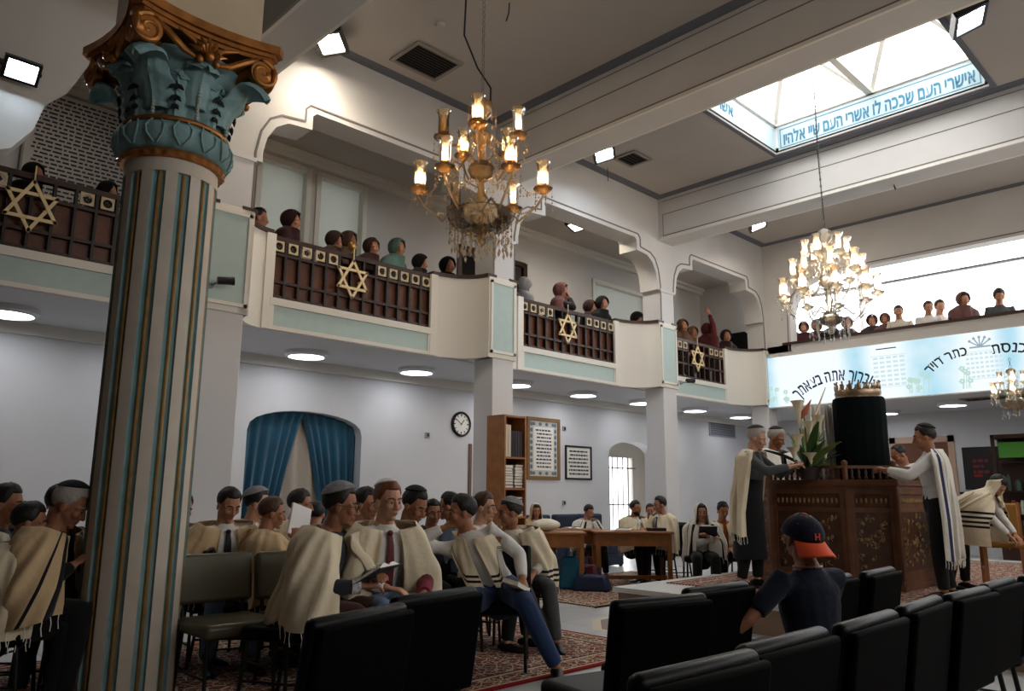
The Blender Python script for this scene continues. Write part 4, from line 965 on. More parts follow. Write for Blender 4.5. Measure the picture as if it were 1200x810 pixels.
for k in range(16):
    a = 2*math.pi*k/16; c = Vector((.238*.85*math.cos(a), .238*math.sin(a), .98+.035*.238*math.sin(a))); m = MB(); m.tube([c, c+Vector((0, 0, .04)), c+Vector((0, 0, .075))], [.02, .026, .006], side=(-math.sin(a), math.cos(a), 0), asp=.4, seg=8); m.ell(c+Vector((0, 0, .085)), (.012, .012, .012), 8, 5); m.build('crown_point', SIL, t)
p = atD(962, 548, 9.45); t = thing('torah_scroll', 'torah scroll wrapped in pale silver brocade behind the potted flowers', 'torah scroll', (p.x, p.y, BT), YAW+R(180)); BRO = mat('brocade_pale', (226, 226, 220), .6, noise=.12, nscale=22)
m = MB(); m.lathe([(.16, 0), (.17, .05), (.165, .5), (.17, .78), (.15, .84), (.06, .86), (0, .86)], seg=56, wob=lambda a, q: 1+.035*math.sin(11*a+3*q)*(1 if q < .85 else 0)); m.build('mantle', BRO, t)
m = MB()
for k in range(-3, 4): m.tube([(.168, .06*k*.8, .02), (.178-.003*k*k, .06*k*.8, .4), (.17-.003*k*k, .055*k*.8, .8)], .014, seg=6)
m.build('silver_trim', mat('silver_trim', (216, 214, 206), .4, .3), t)
def flowers():
    p = atD(948, 548, 9.0); t = thing('flower_arrangement', 'potted lily arrangement with broad green leaves on the bimah', 'flowers', (p.x, p.y, BT), YAW+R(180)); LEAF = mat('leaf_green', (44, 72, 32), .5, noise=.25); LL = mat('leaf_light', (96, 122, 52), .5, noise=.2); rg = random.Random(11)
    MB().lathe([(0, 0), (.09, 0), (.12, .1), (.125, .13), (.1, .13), (0, .12)], seg=20).build('bowl', mat('bowl_dark', (40, 30, 26), .4), t)
    def leafb(az, tilt, L, w_, bend):
        P = []; Q = []; d = Vector((math.cos(az), math.sin(az), 0)); s = Vector((-math.sin(az), math.cos(az), 0))
        for i in range(11):
            q = i/10; an = tilt+bend*q; c = Vector((0, 0, .1))+d*L*q*math.sin(tilt+bend*q*.5)+Vector((0, 0, L*q*math.cos(tilt+bend*q*.5))); hw = w_*math.sin(math.pi*min(1, q*.86+.1))**.8*(1-.1*q)
            row = [c+s*hw*u+Vector((0, 0, .3*hw*abs(u))) for u in (-1, -.5, 0, .5, 1)]; P.append(row); Q.append([x-Vector((0, 0, .004)) for x in row])
        return MB().grid(P, Q)
    for k in range(11): leafb(rg.uniform(0, 6.28), rg.uniform(.15, .9), rg.uniform(.35, .62), rg.uniform(.04, .065), rg.uniform(.2, .6)).build('leaf', LEAF if k % 3 else LL, t)
    for az in (R(-90), R(-80), R(90)): leafb(az, 1.0, .55, .045, .35).build('leaf', LEAF, t)
    LILY = mat('lily_cream', (226, 214, 186), .6); PINK = mat('flower_coral', (172, 92, 74), .6)
    for k, (y, x, z, h) in enumerate(((.16, .06, .22, .13), (-.18, .08, .2, .14), (.1, .1, .5, .18), (-.02, .12, .16, .12), (-.08, .02, .55, .3), (.02, -.05, .34, .2), (-.12, .04, .30, .18), (.06, .05, .26, .14), (.0, .08, .42, .2))):
        m = MB(); m.tube([(0, 0, .1), (x*.5, y*.6, z*.6), (x, y, z)], .008, seg=6); st = m.build('stem', LL, t)
        m = MB(); m.lathe([(.008, 0), (.02, h*.3), (.03, h*.6), (.06, h*.9), (.075, h), (.055, h*.93), (.022, h*.6), (.0, h*.3)], (x, y, z), 14, wob=lambda a, q: 1+.25*math.cos(3*a)*q); m.build('bloom', LILY, st)
    m = MB(); m.tube([(0, 0, .1), (.02, -.02, .5), (.03, -.03, .74)], .008, seg=6); st = m.build('stem', LL, t); m = MB()
    m.tube([(.03, -.06, .66), (.03, -.02, .72), (.03, .06, .86)], [.012, .035, .004], seg=8); m.build('bloom', PINK, st)
    m = MB(); m.tube([(0, 0, .1), (.02, .1, .7), (.0, .24, 1.0)], [.012, .016, .004], seg=6); m.build('blade', LILY, t)
    for k in range(9):
        a = rg.uniform(0, 6.28); leafb(a, 1.1, rg.uniform(.2, .32), .025, .5).build('leaf', LL, t)
flowers()

# ================================================================== RUGS
def rug(label, x0, x1, y0, y1, z, mt):
    t = MB(); n = 24
    t.poly([[(-(x1-x0)/2, -(y1-y0)/2), ((x1-x0)/2, -(y1-y0)/2), ((x1-x0)/2, (y1-y0)/2), (-(x1-x0)/2, (y1-y0)/2)]], lambda u, v: (u, v, .012), (0, 0, -.011)); o = t.build('rug', mt); o.location = ((x0+x1)/2, (y0+y1)/2, z); tag(o, label, 'rug')
    f = MB()
    for s in (-1, 1):
        k = 0
        while k < (y1-y0)/.04: f.bar((s*(x1-x0)/2, -(y1-y0)/2+.02+k*.04, .006), (s*((x1-x0)/2+.05), -(y1-y0)/2+.02+k*.04, .003), .012, .003); k += 1
    f.build('fringe', PAPER, o)
rug('patterned red persian rug under the seated front group', .2, 5.6, 3.85, 6.75, 0.001, rug_mat('rug_front', (84, 40, 42), (124, 88, 80), (120, 20, 28), 5.4, 2.9, 17))
rug('dark reddish rug under the wooden tables', 6.95, 10.6, 5.75, 8.0, 0.001, rug_mat('rug_tables', (62, 44, 42), (80, 60, 56), (36, 26, 30), 3.65, 2.25, 16))
rug('red patterned rug on the platform around the bimah', 7.45, 13.6, .2, 5.15, ZP, rug_mat('rug_platform', (104, 54, 56), (112, 66, 64), (110, 40, 46), 6.15, 4.95, 16))
# ================================================================== SEATS, TABLES, SHELF
def make_chair(vin, label, bh=.42, bz=.645):
    """padded vinyl stacking chair; faces local +X, origin on the floor under the seat centre"""
    t = thing('padded_chair', label, 'chair')
    def pad(sx, sy, sz, c, tilt=0, r=.03):
        m = MB(); m.box((0, 0, 0), (sx, sy, sz)); Mx = Matrix.Rotation(tilt, 3, 'Y'); m.v = [tuple(Mx @ Vector(p)+Vector(c)) for p in m.v]; return m
    def pb(name, m, b, s=3):
        o = m.build(name, vin, t, smooth=60); q = o.modifiers.new('bevel', 'BEVEL'); q.width = b; q.segments = s; return o
    pb('seat', pad(.46, .49, .085, (0, 0, .435)), .032)
    Mx = Matrix.Rotation(R(-9), 3, 'Y'); bc = Vector((-.245, 0, bz))
    pb('backrest', pad(.055, .50, bh, bc, R(-9)), .025); o = pb('back_shell', pad(.03, .485, bh-.02, bc+Vector((-.046, 0, -.012)), R(-9)), .014)
    if vin is VINYL: o.data.materials[0] = VINYLM
    m = MB()
    for s in (-1, 1): m.tube([(-.20, s*.20, .42), (-.235, s*.20, .50), (-.262, s*.20, .62)], .013, seg=8)
    m.build('back_support', TUBE, t)
    for s in (-1, 1):
        MB().tube([(.19, s*.21, .40), (.215, s*.22, .012)], .0125, seg=8, dome=False).build('leg', TUBE, t)
        MB().tube([(-.18, s*.21, .40), (-.235, s*.22, .012)], .0125, seg=8, dome=False).build('leg', TUBE, t)
    m = MB()
    for s in (-1, 1): m.tube([(.20, s*.215, .17), (-.21, s*.215, .17)], .008, seg=6)
    m.tube([(.2, -.21, .395), (.2, .21, .395)], .01, seg=6); m.tube([(-.19, -.21, .395), (-.19, .21, .395)], .01, seg=6); m.build('stretcher', TUBE, t)
    return t
CH0 = make_chair(VINYL, ''); CH1 = make_chair(VINYLG, '', .31, .70); used = set()
def chair(proto, x, y, yaw, label, group, z=0):
    if id(proto) not in used: used.add(id(proto)); o = proto; o.location = (x, y, z); o.rotation_euler = (0, 0, yaw)
    else: o = dup(proto, (x, y, z), yaw)
    o['label'] = label; o['group'] = group; return o
UP = R(90); DN = R(-90)
G1 = 'black padded chairs of the front row'
for k, (x, lb) in enumerate(((1.74, 'black padded chair back in the front row, nearest the camera at bottom centre'), (2.22, 'black padded chair back in the front row, second from the left'), (2.76, 'black padded chair back in the front row, third from the left'),
        (3.32, 'black padded chair back in the front row, fourth from the left'), (3.87, 'black padded chair back in the front row, fifth from the left'), (4.42, 'black padded chair back in the front row at the right edge'), (4.98, 'black padded chair back in the front row, partly cut by the right edge'))):
    chair(CH0, x, 1.38+(.02 if k % 2 else 0), UP+R((k*37 % 7)-3), lb, G1)
G2 = 'black padded chairs of the second row'
for x, y, a, lb in ((2.72, 2.14, -12, 'black padded chair left of the boy in the cap, nearer the rug'), (3.22, 2.22, -2, 'black padded chair touching the left arm of the boy in the cap'), (3.98, 2.04, 0, 'black padded chair directly right of the boy in the cap'), (4.55, 2.02, 3, 'black padded chair second to the right of the boy in the cap')):
    chair(CH0, x, y, UP+R(a), lb, G2)
G3 = 'black padded chairs at the bottom left'
for x, y, a, lb in ((2.06, 2.86, 8, 'large black chair back at bottom centre before the man in blue jeans'), (1.50, 2.62, 16, 'large black chair back at the bottom, in front of the man with the open book')):
    chair(CH0, x, y, UP+R(a), lb, G3)
G4 = 'olive padded chairs of the middle row'
for x, y, a, lb in ((2.27, 4.84, 0, 'olive padded chair half hidden by the right side of the column'), (2.76, 4.76, -3, 'olive padded chair with full back visible right of the column'), (.57, 4.72, 0, 'olive padded chair at the far left edge')):
    chair(CH1, x, y, DN+R(a), lb, G4)
def table(label, c, rz, L, W, H=.75):
    t = thing('wooden_table', label, 'table', (*c, 0), rz, 'wooden study tables'); MB().box((0, 0, H-.015), (L, W, .03)).build('tabletop', OAK, t, bevel=.006)
    m = MB()
    for s in (-1, 1): m.box((0, s*(W/2-.05), H-.11), (L-.1, .025, .17)); m.box((s*(L/2-.05), 0, H-.11), (.025, W-.1, .17))
    m.build('apron', OAK, t)
    for sx in (-1, 1):
        for sy in (-1, 1): MB().box((sx*(L/2-.06), sy*(W/2-.06), (H-.03)/2), (.06, .06, H-.03)).build('leg', OAK, t, bevel=.004)
    MB().box((0, 0, .12), (L-.12, .03, .05)).build('foot_rail', OAK, t)
    return t
table('long wooden table in front of the third square pillar', (8.96, 6.76), R(-44), 1.1, .6)
table('wooden table left, beside the man with the shawl over his head', (7.93, 7.26), R(-44), .8, .6)
table('wooden table behind, where the man with striped shawl reads', (8.66, 7.62), R(-44), .9, .5)
SOFA = mat('sofa_navy', (26, 38, 58), .6, noise=.15)
for k, (x, y) in enumerate(((9.6, 8.95), (10.4, 8.98), (11.05, 9.0))):
    t = thing('armchair', ['navy padded seat against the wall, leftmost of three', 'navy padded seat against the wall behind the reading man', 'navy padded seat against the wall, nearest the barred window'][k], 'armchair', (x, y, 0), DN, 'navy seats along the wall')
    for nm, c, d in (('seat', (0, 0, .32), (.6, .62, .2)), ('backrest', (-.28, 0, .62), (.16, .62, .56)), ('base', (0, 0, .13), (.56, .58, .2))):
        o = MB().box(c, d).build(nm, SOFA, t, smooth=60); b = o.modifiers.new('b', 'BEVEL'); b.width = .04 if nm != 'base' else .01; b.segments = 3
    for sx in (-1, 1):
        for sy in (-1, 1): MB().box((sx*.24, sy*.25, .02), (.05, .05, .04)).build('foot', WOODD, t)
# bookshelf with its books
def bookshelf():
    x0, x1, y0, y1, H = 7.30, 7.72, 7.6, 7.96, 2.32
    t = thing('bookshelf', 'narrow tall wooden bookshelf standing against the second square pillar', 'bookshelf', (x0, y0, 0)); W = x1-x0; D_ = y1-y0
    for x in (0, W-.025): MB().box2((x, 0, 0), (x+.025, D_, H)).build('side_panel', OAK, t)
    MB().box2((.025, D_-.02, 0), (W-.025, D_, H)).build('back_panel', OAK, t)
    for k, z in enumerate((.08, .5, .92, 1.30, 1.72, H-.03)): MB().box2((.025, 0, z), (W-.025, D_-.02, z+.025)).build('shelf', OAK, t)
    rg = random.Random(2); cols = [(40, 34, 34), (58, 44, 40), (200, 190, 170), (36, 40, 54), (210, 204, 192), (70, 40, 34)]
    def book(c, d, col, gr, lb):
        o = thing('book', lb, 'book', (x0+c[0], y0+c[1], c[2]), 0, gr); m = MB(); a, b, e = d
        if e > b*0 and e > a: 
            m.box2((-a/2, -.0, 0), (-a/2+.004, b, e)); m.box2((a/2-.004, 0, 0), (a/2, b, e)); m.box2((-a/2, 0, 0), (a/2, .005, e)); m.build('cover', mat('cover_%d%d' % (col[0], col[2]), col, .5), o); MB().box2((-a/2+.004, .005, .004), (a/2-.004, b-.006, e-.004)).build('pages', PAPER, o)
        else:
            m.box2((-a/2, 0, 0), (a/2, b, .006)); m.box2((-a/2, 0, e-.006), (a/2, b, e)); m.box2((-a/2, b-.006, 0), (a/2, b, e)); m.build('cover', mat('cover_%d%d' % (col[0], col[2]), col, .5), o); MB().box2((-a/2+.005, .004, .006), (a/2-.005, b-.006, e-.006)).build('pages', PAPER, o)
    x = .05
    for k in range(9):
        w_ = rg.uniform(.03, .05)
        if x+w_ > W-.03: break
        big = k < 2; book((x+w_/2, .03, 1.745), (w_, .24, .44 if big else .36), (214, 206, 184) if big else rg.choice(cols[:2]+cols[3:4]), 'upright books on the top shelf', 'pale tall book upright on the top shelf' if big else 'dark book upright on the top shelf'); x += w_+.003
    for zs, gr, n in ((1.325, 'flat stacked books on the second shelf', 8), (.945, 'flat stacked books on the third shelf', 7), (.525, 'flat stacked books on the fourth shelf', 6)):
        for col in (0, 1):
            z = zs
            for k in range(n):
                h = rg.uniform(.028, .046)
                if z+h > zs+.34: break
                book((.12+col*.21+rg.uniform(-.01, .01), .03+rg.uniform(0, .02), z), (.17, .23, h), rg.choice(cols), gr, 'thick book lying flat in a stack on the ' + gr.split(' on the ')[1]); z += h+.001
bookshelf()
t = thing('notice_post', 'narrow wooden post board beside the bookshelf left edge', 'board', (8.95, YW, .9)); MB().box2((-.03, -.03, 0), (.03, 0, 1.2)).build('strip', mat('strip_brown', (110, 84, 70), .6), t)
# small things on and under the tables
p = atD(640, 632, 9.4); t = thing('white_cushion', 'white bundled cloth on the left table in front of the hooded man', 'cloth', (7.82, 7.32, .752)); m = MB(); m.ell((0, 0, .085), (.22, .16, .085), 18, 10); m.v = [(x+.01*math.sin(30*y), y+.01*math.sin(25*x), z) for x, y, z in m.v]; m.build('bundle', mat('cloth_cream', (222, 216, 196), .8, bump=.3, bscale=14), t)
BKC = mat('cover_navy', (26, 30, 48), .5)
def open_book(label, loc, rz, s=1, tilt=None, cover=None, name='open_book'):
    t = thing(name, label, 'book', loc, rz); 
    if tilt is not None: t.rotation_euler = tilt
    for sg in (-1, 1):
        P = [[(sg*.135*s*j/8, y*s, (.012+.018*math.sin(math.pi*min(1, j/8*1.15)))*s) for j in range(9)] for y in (-.105, .105)]; Q = [[(x, y, .004*s) for x, y, z in r_] for r_ in P]; MB().grid(P, Q).build('pages', PAPER, t)
    MB().box2((-.142*s, -.112*s, 0), (.142*s, .112*s, .004*s)).build('cover', cover or BKC, t)
    m = MB()
    for sg in (-1, 1):
        for k in range(9): m.box((sg*.07*s, (-.085+.021*k)*s, .0315*s), (.10*s, .006*s, .0015))
    m.build('text_lines', MATS['ink'], t); return t
open_book('open prayer book on the long table in front of the bearded man', (8.9, 6.84, .752), R(30))
open_book('open prayer book on the table near the reading man', (8.66, 7.6, .752), R(120))
t = thing('closed_book', 'dark closed book on the long table before the man with blue tie', 'book', (9.2, 6.5, .752), R(40)); MB().box((0, 0, .02), (.2, .27, .04)).build('cover', BKC, t, bevel=.003); MB().box((.004, 0, .02), (.195, .262, .03)).build('pages', PAPER, t)
def bag(label, loc, col, d, name='cloth_bag'):
    t = thing(name, label, 'bag', loc, R(30)); m = MB(); m.box((0, 0, d[2]/2), d); m.v = [(x*(1.0 if z < .1 else .8), y*(1 if z < .1 else .7), z) for x, y, z in m.v]; m.build('body', mat('bag_%d' % col[2], col, .6, bump=.2, bscale=20), t, bevel=.03)
    for s in (-1, 1): MB().tube([(s*.05, -d[1]*.2, d[2]-.01), (s*.05, -d[1]*.15, d[2]+.1), (s*.05, d[1]*.15, d[2]+.1), (s*.05, d[1]*.2, d[2]-.01)], .008, seg=6).build('handle', mat('bag_%d' % col[2], col), t)
bag('teal shopping bag on the floor under the left table', (8.0, 7.05, .013), (26, 92, 118), (.16, .3, .42)); bag('red patterned bag under the table beside the teal bag', (8.3, 7.0, .013), (120, 40, 50), (.2, .3, .3)); bag('dark blue bundle on the floor under the left table', (8.1, 6.75, .013), (24, 36, 66), (.3, .5, .2))
# low wooden chair by the right edge
def wood_chair(label, loc, rz):
    t = thing('wooden_chair', label, 'chair', loc, rz)
    for sx in (-1, 1):
        for sy in (-1, 1): MB().box2((sx*.19-.018, sy*.19-.018, 0), (sx*.19+.018, sy*.19+.018, .44 if sx > 0 else .9)).build('leg', OAK, t)
    MB().box((0, 0, .46), (.44, .44, .05)).build('seat', mat('seat_mustard', (150, 104, 40), .7), t, bevel=.015); MB().box((-.19, 0, .72), (.05, .38, .34)).build('backrest', MATS['seat_mustard'], t, bevel=.02)
    for z in (.2,): MB().box2((-.19, -.2, z), (.19, -.18, z+.03)).build('stretcher', OAK, t)
p = atD(1178, 660, 9.9); wood_chair('wooden chair with mustard pad behind the bending man at the right', (p.x, p.y, ZP+.012), R(200))
# ================================================================== PEOPLE
SKINS = [mat('skin_olive', (178, 126, 98), .55, noise=.06), mat('skin_tan', (160, 108, 80), .55, noise=.06), mat('skin_fair', (196, 148, 122), .55, noise=.06)]
HAIRM = {'black': mat('hair_black', (20, 17, 16), .55, bump=.25, bscale=45), 'brown': mat('hair_brown', (66, 38, 24), .55, bump=.25, bscale=45), 'red': mat('hair_auburn', (110, 58, 34), .55, bump=.25, bscale=45), 'grey': mat('hair_grey', (172, 166, 158), .6, bump=.25, bscale=45), 'dark': mat('hair_dark', (34, 24, 20), .55, bump=.25, bscale=45)}
CL = lambda n, c, **k: mat('cloth_'+n, c, .85, noise=k.pop('noise', .08), nscale=6, bump=.35, bscale=16, spec=.2, sheen=.1, **k)
SHIRT = {'white': CL('white', (216, 214, 210)), 'offwhite': CL('offwhite', (204, 196, 182)), 'black': CL('black', (20, 20, 22)), 'navy': CL('navy', (22, 28, 44)), 'grey': CL('grey', (72, 74, 76)), 'pattern': CL('pattern', (40, 42, 50), noise=.5), 'pink': CL('pink', (200, 180, 176)), 'orange': CL('orange', (150, 82, 38)), 'brown': CL('brown', (70, 46, 38)), 'maroon': CL('maroon', (92, 30, 34)), 'blue': CL('blue', (120, 140, 166)), 'charcoal': CL('charcoal', (34, 32, 34)), 'teal': CL('teal', (92, 128, 122)), 'mauve': CL('mauve', (106, 78, 78)), 'skyblue': CL('skyblue', (70, 110, 150)), 'mustard': CL('mustard', (156, 112, 50))}
PANTS = {'jeans': CL('jeans', (40, 58, 92)), 'lightjeans': CL('lightjeans', (104, 126, 158)), 'black': SHIRT['black'], 'navy': SHIRT['navy'], 'grey': SHIRT['grey'], 'khaki': CL('khaki', (120, 104, 80)), 'brown': SHIRT['brown']}
def shawl_mat(name, rgb, stripe=None):
    return CL(name, rgb, noise=.06)
SHAWL = {'cream': CL('shawl_cream', (226, 212, 184), noise=.06), 'tan': CL('shawl_tan', (204, 176, 138), noise=.08), 'white': CL('shawl_white', (226, 222, 212), noise=.05)}
SBLACK = CL('shawl_black', (26, 26, 32)); SNAVY = CL('shawl_blue', (52, 58, 96))
SHOE = mat('shoe_black', (14, 13, 13), .35); WHITEK = mat('kippah_white', (228, 226, 220), .8); BLACKK = mat('kippah_black', (16, 16, 18), .8); GREYK = mat('kippah_grey', (128, 128, 132), .8, noise=.25, nscale=40)
EYEW = mat('eye_white', (150, 138, 128), .4); EYED = mat('eye_dark', (24, 16, 12), .2); LIP = mat('lip', (150, 88, 76), .5)
LENS = mat('spectacle_black', (20, 18, 18), .3)

def remesh(o, vox, sm=3):
    r = o.modifiers.new('skin', 'REMESH'); r.mode = 'VOXEL'; r.voxel_size = vox; r.use_smooth_shade = True
    s = o.modifiers.new('smooth', 'SMOOTH'); s.factor = .5; s.iterations = sm
    return o
def ik(S, T, l1, l2, pole):
    d = T-S; L = d.length; mx = (l1+l2)*.985
    if L > mx: T = S+d*(mx/L); d = T-S; L = mx
    a = (l1*l1-l2*l2+L*L)/(2*L); h = math.sqrt(max(0, l1*l1-a*a)); u = d/L; p = pole-u*pole.dot(u); p.normalize()
    return S+u*a+p*h, T
class Pose: pass

def hand_mesh(m, W, d, palm_n, side, curl=.6, s=1.0):
    """hand at wrist W pointing along d, palm facing palm_n; side=+1 left hand. five fingers of unequal length, thumb from the side of the palm"""
    d = d.normalized(); n = (palm_n-d*palm_n.dot(d)).normalized(); a = n.cross(d)*side      # a: towards the thumb side
    P = lambda x, y, z: W+d*x*s+a*y*s+n*z*s
    m.tube([P(-.01, 0, 0), P(.03, .002, 0), P(.075, .0, 0), P(.09, -.002, 0)], [.027*s, .036*s, .040*s, .038*s], side=a, asp=.42, seg=10)
    for k, (y, L) in enumerate(((.030, .070), (.010, .078), (-.010, .072), (-.029, .056))):
        pts = [P(.08, y*.95, 0)]; an = 0; x = .085; z = 0
        for j, f in enumerate((.42, .33, .25)):
            an += curl*(.55+.25*j); x += L*f*math.cos(an); z += L*f*math.sin(an); pts.append(P(x, y*1.08, z))
        m.tube(pts, [.0095*s, .009*s, .0082*s, .007*s], side=a, seg=7)
    m.tube([P(.018, .026, .004), P(.045, .052, .012), P(.070, .060, .026), P(.09, .056, .036)], [.013*s, .0115*s, .0105*s, .008*s], side=n, seg=7)

def person(label, head, D, yaw, mode='sit', lean=8, side=0, hy=0, hp=5, skin=0, hair='black', hairstyle='short', kip=None, top='white', legs='black', shawl=None, scol='cream', stripes=None, tie=None, beard=None, glasses=False, hands=('lap', 'lap'), z0=0, fine=True, s=None, feet=None, group=None, seat=None, name='person', sleeve=None, knees=.0, zfix=None, cap=None, shoes=True, collar=False, cover_len=None, bend=0, cut=0, opening=None, coat=None):
    """local frame: faces +X, +Y to the left. head = image point of the head centre, D = ground distance from the camera"""
    q = Pose(); vox = .0075 if fine else .012; cvox = .012 if fine else .018
    V3 = Vector
    sit = mode == 'sit'
    pel = V3((0, 0, .53)) if sit else V3((0, 0, .93))
    la, sa = R(lean), R(side)
    t = V3((math.sin(la), math.sin(sa), math.cos(la)*math.cos(sa))).normalized()
    lat = V3((0, 1, 0)); lat = (lat-t*lat.dot(t)).normalized(); fwd = lat.cross(t)
    chest = pel+t*.30+fwd*.01; neck = pel+t*.50; 
    hdir = V3((math.sin(la*.6)+.22, math.sin(sa*.5), math.cos(la*.5))).normalized()
    hc = neck+hdir*.160
    Rh = (Matrix.Rotation(R(hy), 3, 'Z') @ Matrix.Rotation(R(hp), 3, 'Y'))
    wp = atD(head[0], head[1], D)
    if s is None: s = max(.84, min(1.1 if fine else 1.15, (wp.z-z0)/hc.z))
    cy, sy_ = math.cos(yaw), math.sin(yaw)
    base = V3((wp.x-s*(hc.x*cy-hc.y*sy_), wp.y-s*(hc.x*sy_+hc.y*cy), z0))
    T = thing(name, label, 'person', base, yaw, group); T.scale = (s,)*3
    def H(x, y, z): return hc+Rh @ V3((x, y, z))
    # ---- joints
    hips = {1: pel+lat*.09, -1: pel-lat*.09}; kn = {}; an = {}
    for g in (1, -1):
        if sit:
            kn[g] = V3((.43, g*(.13+knees), .54)); an[g] = V3((.42+(.05 if g > 0 else -.04), g*(.14+knees*.8), .085))
        else:
            kn[g] = V3((.03+.02*g+bend*.0, g*.10, .50)); an[g] = V3((-.02+.05*g, g*.11, .085))
    if feet:
        for g, f in zip((1, -1), feet):
            if f is not None:
                an[g] = V3(f[1]) if len(f) == 2 else V3(f); kn[g] = V3(f[0]) if len(f) == 2 else kn[g]
    sh = {g: neck-t*.055+lat*g*.175 for g in (1, -1)}
    presets = {'lap': lambda g: V3((.26, g*.05, .64)), 'knee': lambda g: V3((.40, g*.14, .64)), 'read': lambda g: V3((.36, g*.10, .80)), 'down': lambda g: V3((.06, g*.26, .78)), 'chest': lambda g: hc+V3((.18, g*.06, -.34)), 'mouth': lambda g: hc+Rh @ V3((.14, g*.02, -.10)), 'fold': lambda g: chest+V3((.20, -g*.10, -.03))}
    hd = {}; el = {}
    for g, h in zip((1, -1), hands):
        tg = presets[h](g) if isinstance(h, str) else V3(h)
        el[g], hd[g] = ik(sh[g], tg, .285, .25, lat*g*.9-V3((.35, 0, .9)))
    # ---- one continuous body
    m = MB()
    tor = [pel-t*.06, pel+t*.04, pel+t*.16, chest, neck-t*.09, neck-t*.02]; tr = [.145, .158, .142, .168, .160, .095]; ta = [.78, .74, .74, .72, .66, .8]
    m.tube(tor, tr, side=lat, asp=ta, seg=14)
    nk0 = H(-.018, 0, -.07)
    m.tube([neck-t*.06, neck+t*.01, nk0, H(-.012, 0, -.02)], [.085, .062, .057, .052], side=lat, seg=12)
    for g in (1, -1):
        m.tube([hips[g], hips[g].lerp(kn[g], .5), kn[g]], [.088, .076, .056], seg=10); m.tube([kn[g], kn[g].lerp(an[g], .35), an[g]], [.055, .054, .036], seg=10)
        fd = V3((.99, g*.14, 0)).normalized(); m.tube([an[g]+V3((0, 0, -.01)), an[g]+fd*.02+V3((0, 0, -.045)), an[g]+fd*.15+V3((0, 0, -.06))], [.036, .04, .028], side=V3((0, 1, 0)), asp=.7, seg=8)
        m.tube([neck-t*.05+lat*g*.05, sh[g], sh[g].lerp(el[g], .5), el[g]], [.05, .052, .044, .036], seg=9)
        wr = hd[g]; m.tube([el[g], el[g].lerp(wr, .4), wr], [.037, .037, .026], seg=9)
        dd = (wr-el[g]).normalized(); pn = V3((0, 0, -1)) if abs(dd.z) < .8 else V3((0, -g, 0))
        if hands[0 if g > 0 else 1] == 'mouth': pn = Rh @ V3((-1, 0, 0))
        if fine: hand_mesh(m, wr, dd, pn, g*(1 if pn.z < -.5 else 1), .55)
        else:
            hand_mesh(m, wr, dd, pn, g, .35, 1.12)
    # head: cranium, jaw, brow, cheeks, nose, lips, chin, ears
    def E_(c, r): m.ell(H(*c), r, 14, 9, Rh)
    E_((-.012, 0, .03), (.098, .077, .091)); E_((.022, 0, -.042), (.066, .058, .066)); E_((.018, 0, -.065), (.060, .052, .050)); E_((.066, 0, -.098), (.022, .024, .018))
    for g in (1, -1):
        E_((.064, g*.036, -.022), (.026, .026, .026)); E_((-.006, g*.078, -.012), (.020, .009, .033)); E_((.074, g*.031, .0), (.013, .016, .011)); E_((.092, g*.012, -.036), (.012, .010, .010))
        m.tube([H(.082, g*.006, .022), H(.078, g*.03, .024), H(.062, g*.055, .016)], [.011, .012, .010], seg=7)
    m.tube([H(.088, 0, .012), H(.098, 0, -.012), H(.108, 0, -.032)], [.009, .011, .014], seg=8)
    E_((.084, 0, -.058), (.011, .026, .007)); E_((.081, 0, -.072), (.011, .022, .008))
    if fine: remesh(m.build('body', SKINS[skin], T), .0066, 2)
    else: remesh(m.build('body', SKINS[skin], T), .010, 2)
    # ---- face details
    if fine:
        for g in (1, -1):
            e = MB(); e.ell(H(.0775, g*.031, .0010), (.0095, .012, .0065), 10, 8, Rh); ey = e.build('eye', EYEW, T); e = MB(); e.ell(H(.0862, g*.030, .001), (.003, .0065, .0065), 8, 6, Rh); e.build('iris', EYED, ey)
        m = MB()
        for g in (1, -1): m.tube([H(.094, g*.012, .026), H(.090, g*.032, .032), H(.073, g*.052, .025)], [.004, .0055, .003], seg=6)
        m.build('eyebrows', HAIRM['black' if hair not in ('grey', 'red') else hair], T)
        m = MB(); m.ell(H(.091, 0, -.061), (.0045, .021, .0045), 10, 6, Rh); m.ell(H(.088, 0, -.070), (.0045, .018, .005), 10, 6, Rh); m.build('lips', LIP, T)
    # ---- hair as a closed cap with a hairline
    rg = random.Random(sum(map(ord, label)))
    def haircap(front, sidev, back, thick, namel, mt, topx=1.0, noise_=.004):
        A = 36; Bn = 10; P = []; Q = []
        for j in range(Bn+1):
            row = []; r2 = []
            for i in range(A):
                az = 2*math.pi*i/A; c = math.cos(az); cc = abs(az if az <= math.pi else 2*math.pi-az)
                d = math.degrees(cc); lim = front if d < 50 else front+(sidev-front)*min(1, (d-50)/25) if d < 95 else sidev+(back-sidev)*min(1, (d-95)/40)
                elv = R(90-(90-lim)*j/Bn); q_ = j/Bn
                tk = thick*(1-.93*q_**3)*(1+.25*max(0, c))+noise_*rg.random()
                f = V3((math.cos(elv)*math.cos(az), math.cos(elv)*math.sin(az), math.sin(elv)))
                p = V3((-.012+(.098+tk)*f.x, (.077+tk*.85)*f.y, .03+(.091+tk*topx)*f.z)); ii = V3((-.012+.088*f.x, .068*f.y, .03+.083*f.z)); row.append(H(*p)); r2.append(H(*ii))
            P.append(row); Q.append(r2)
        o = MB().grid(P, Q, closed=True).build(namel, mt, T, smooth=80); return o
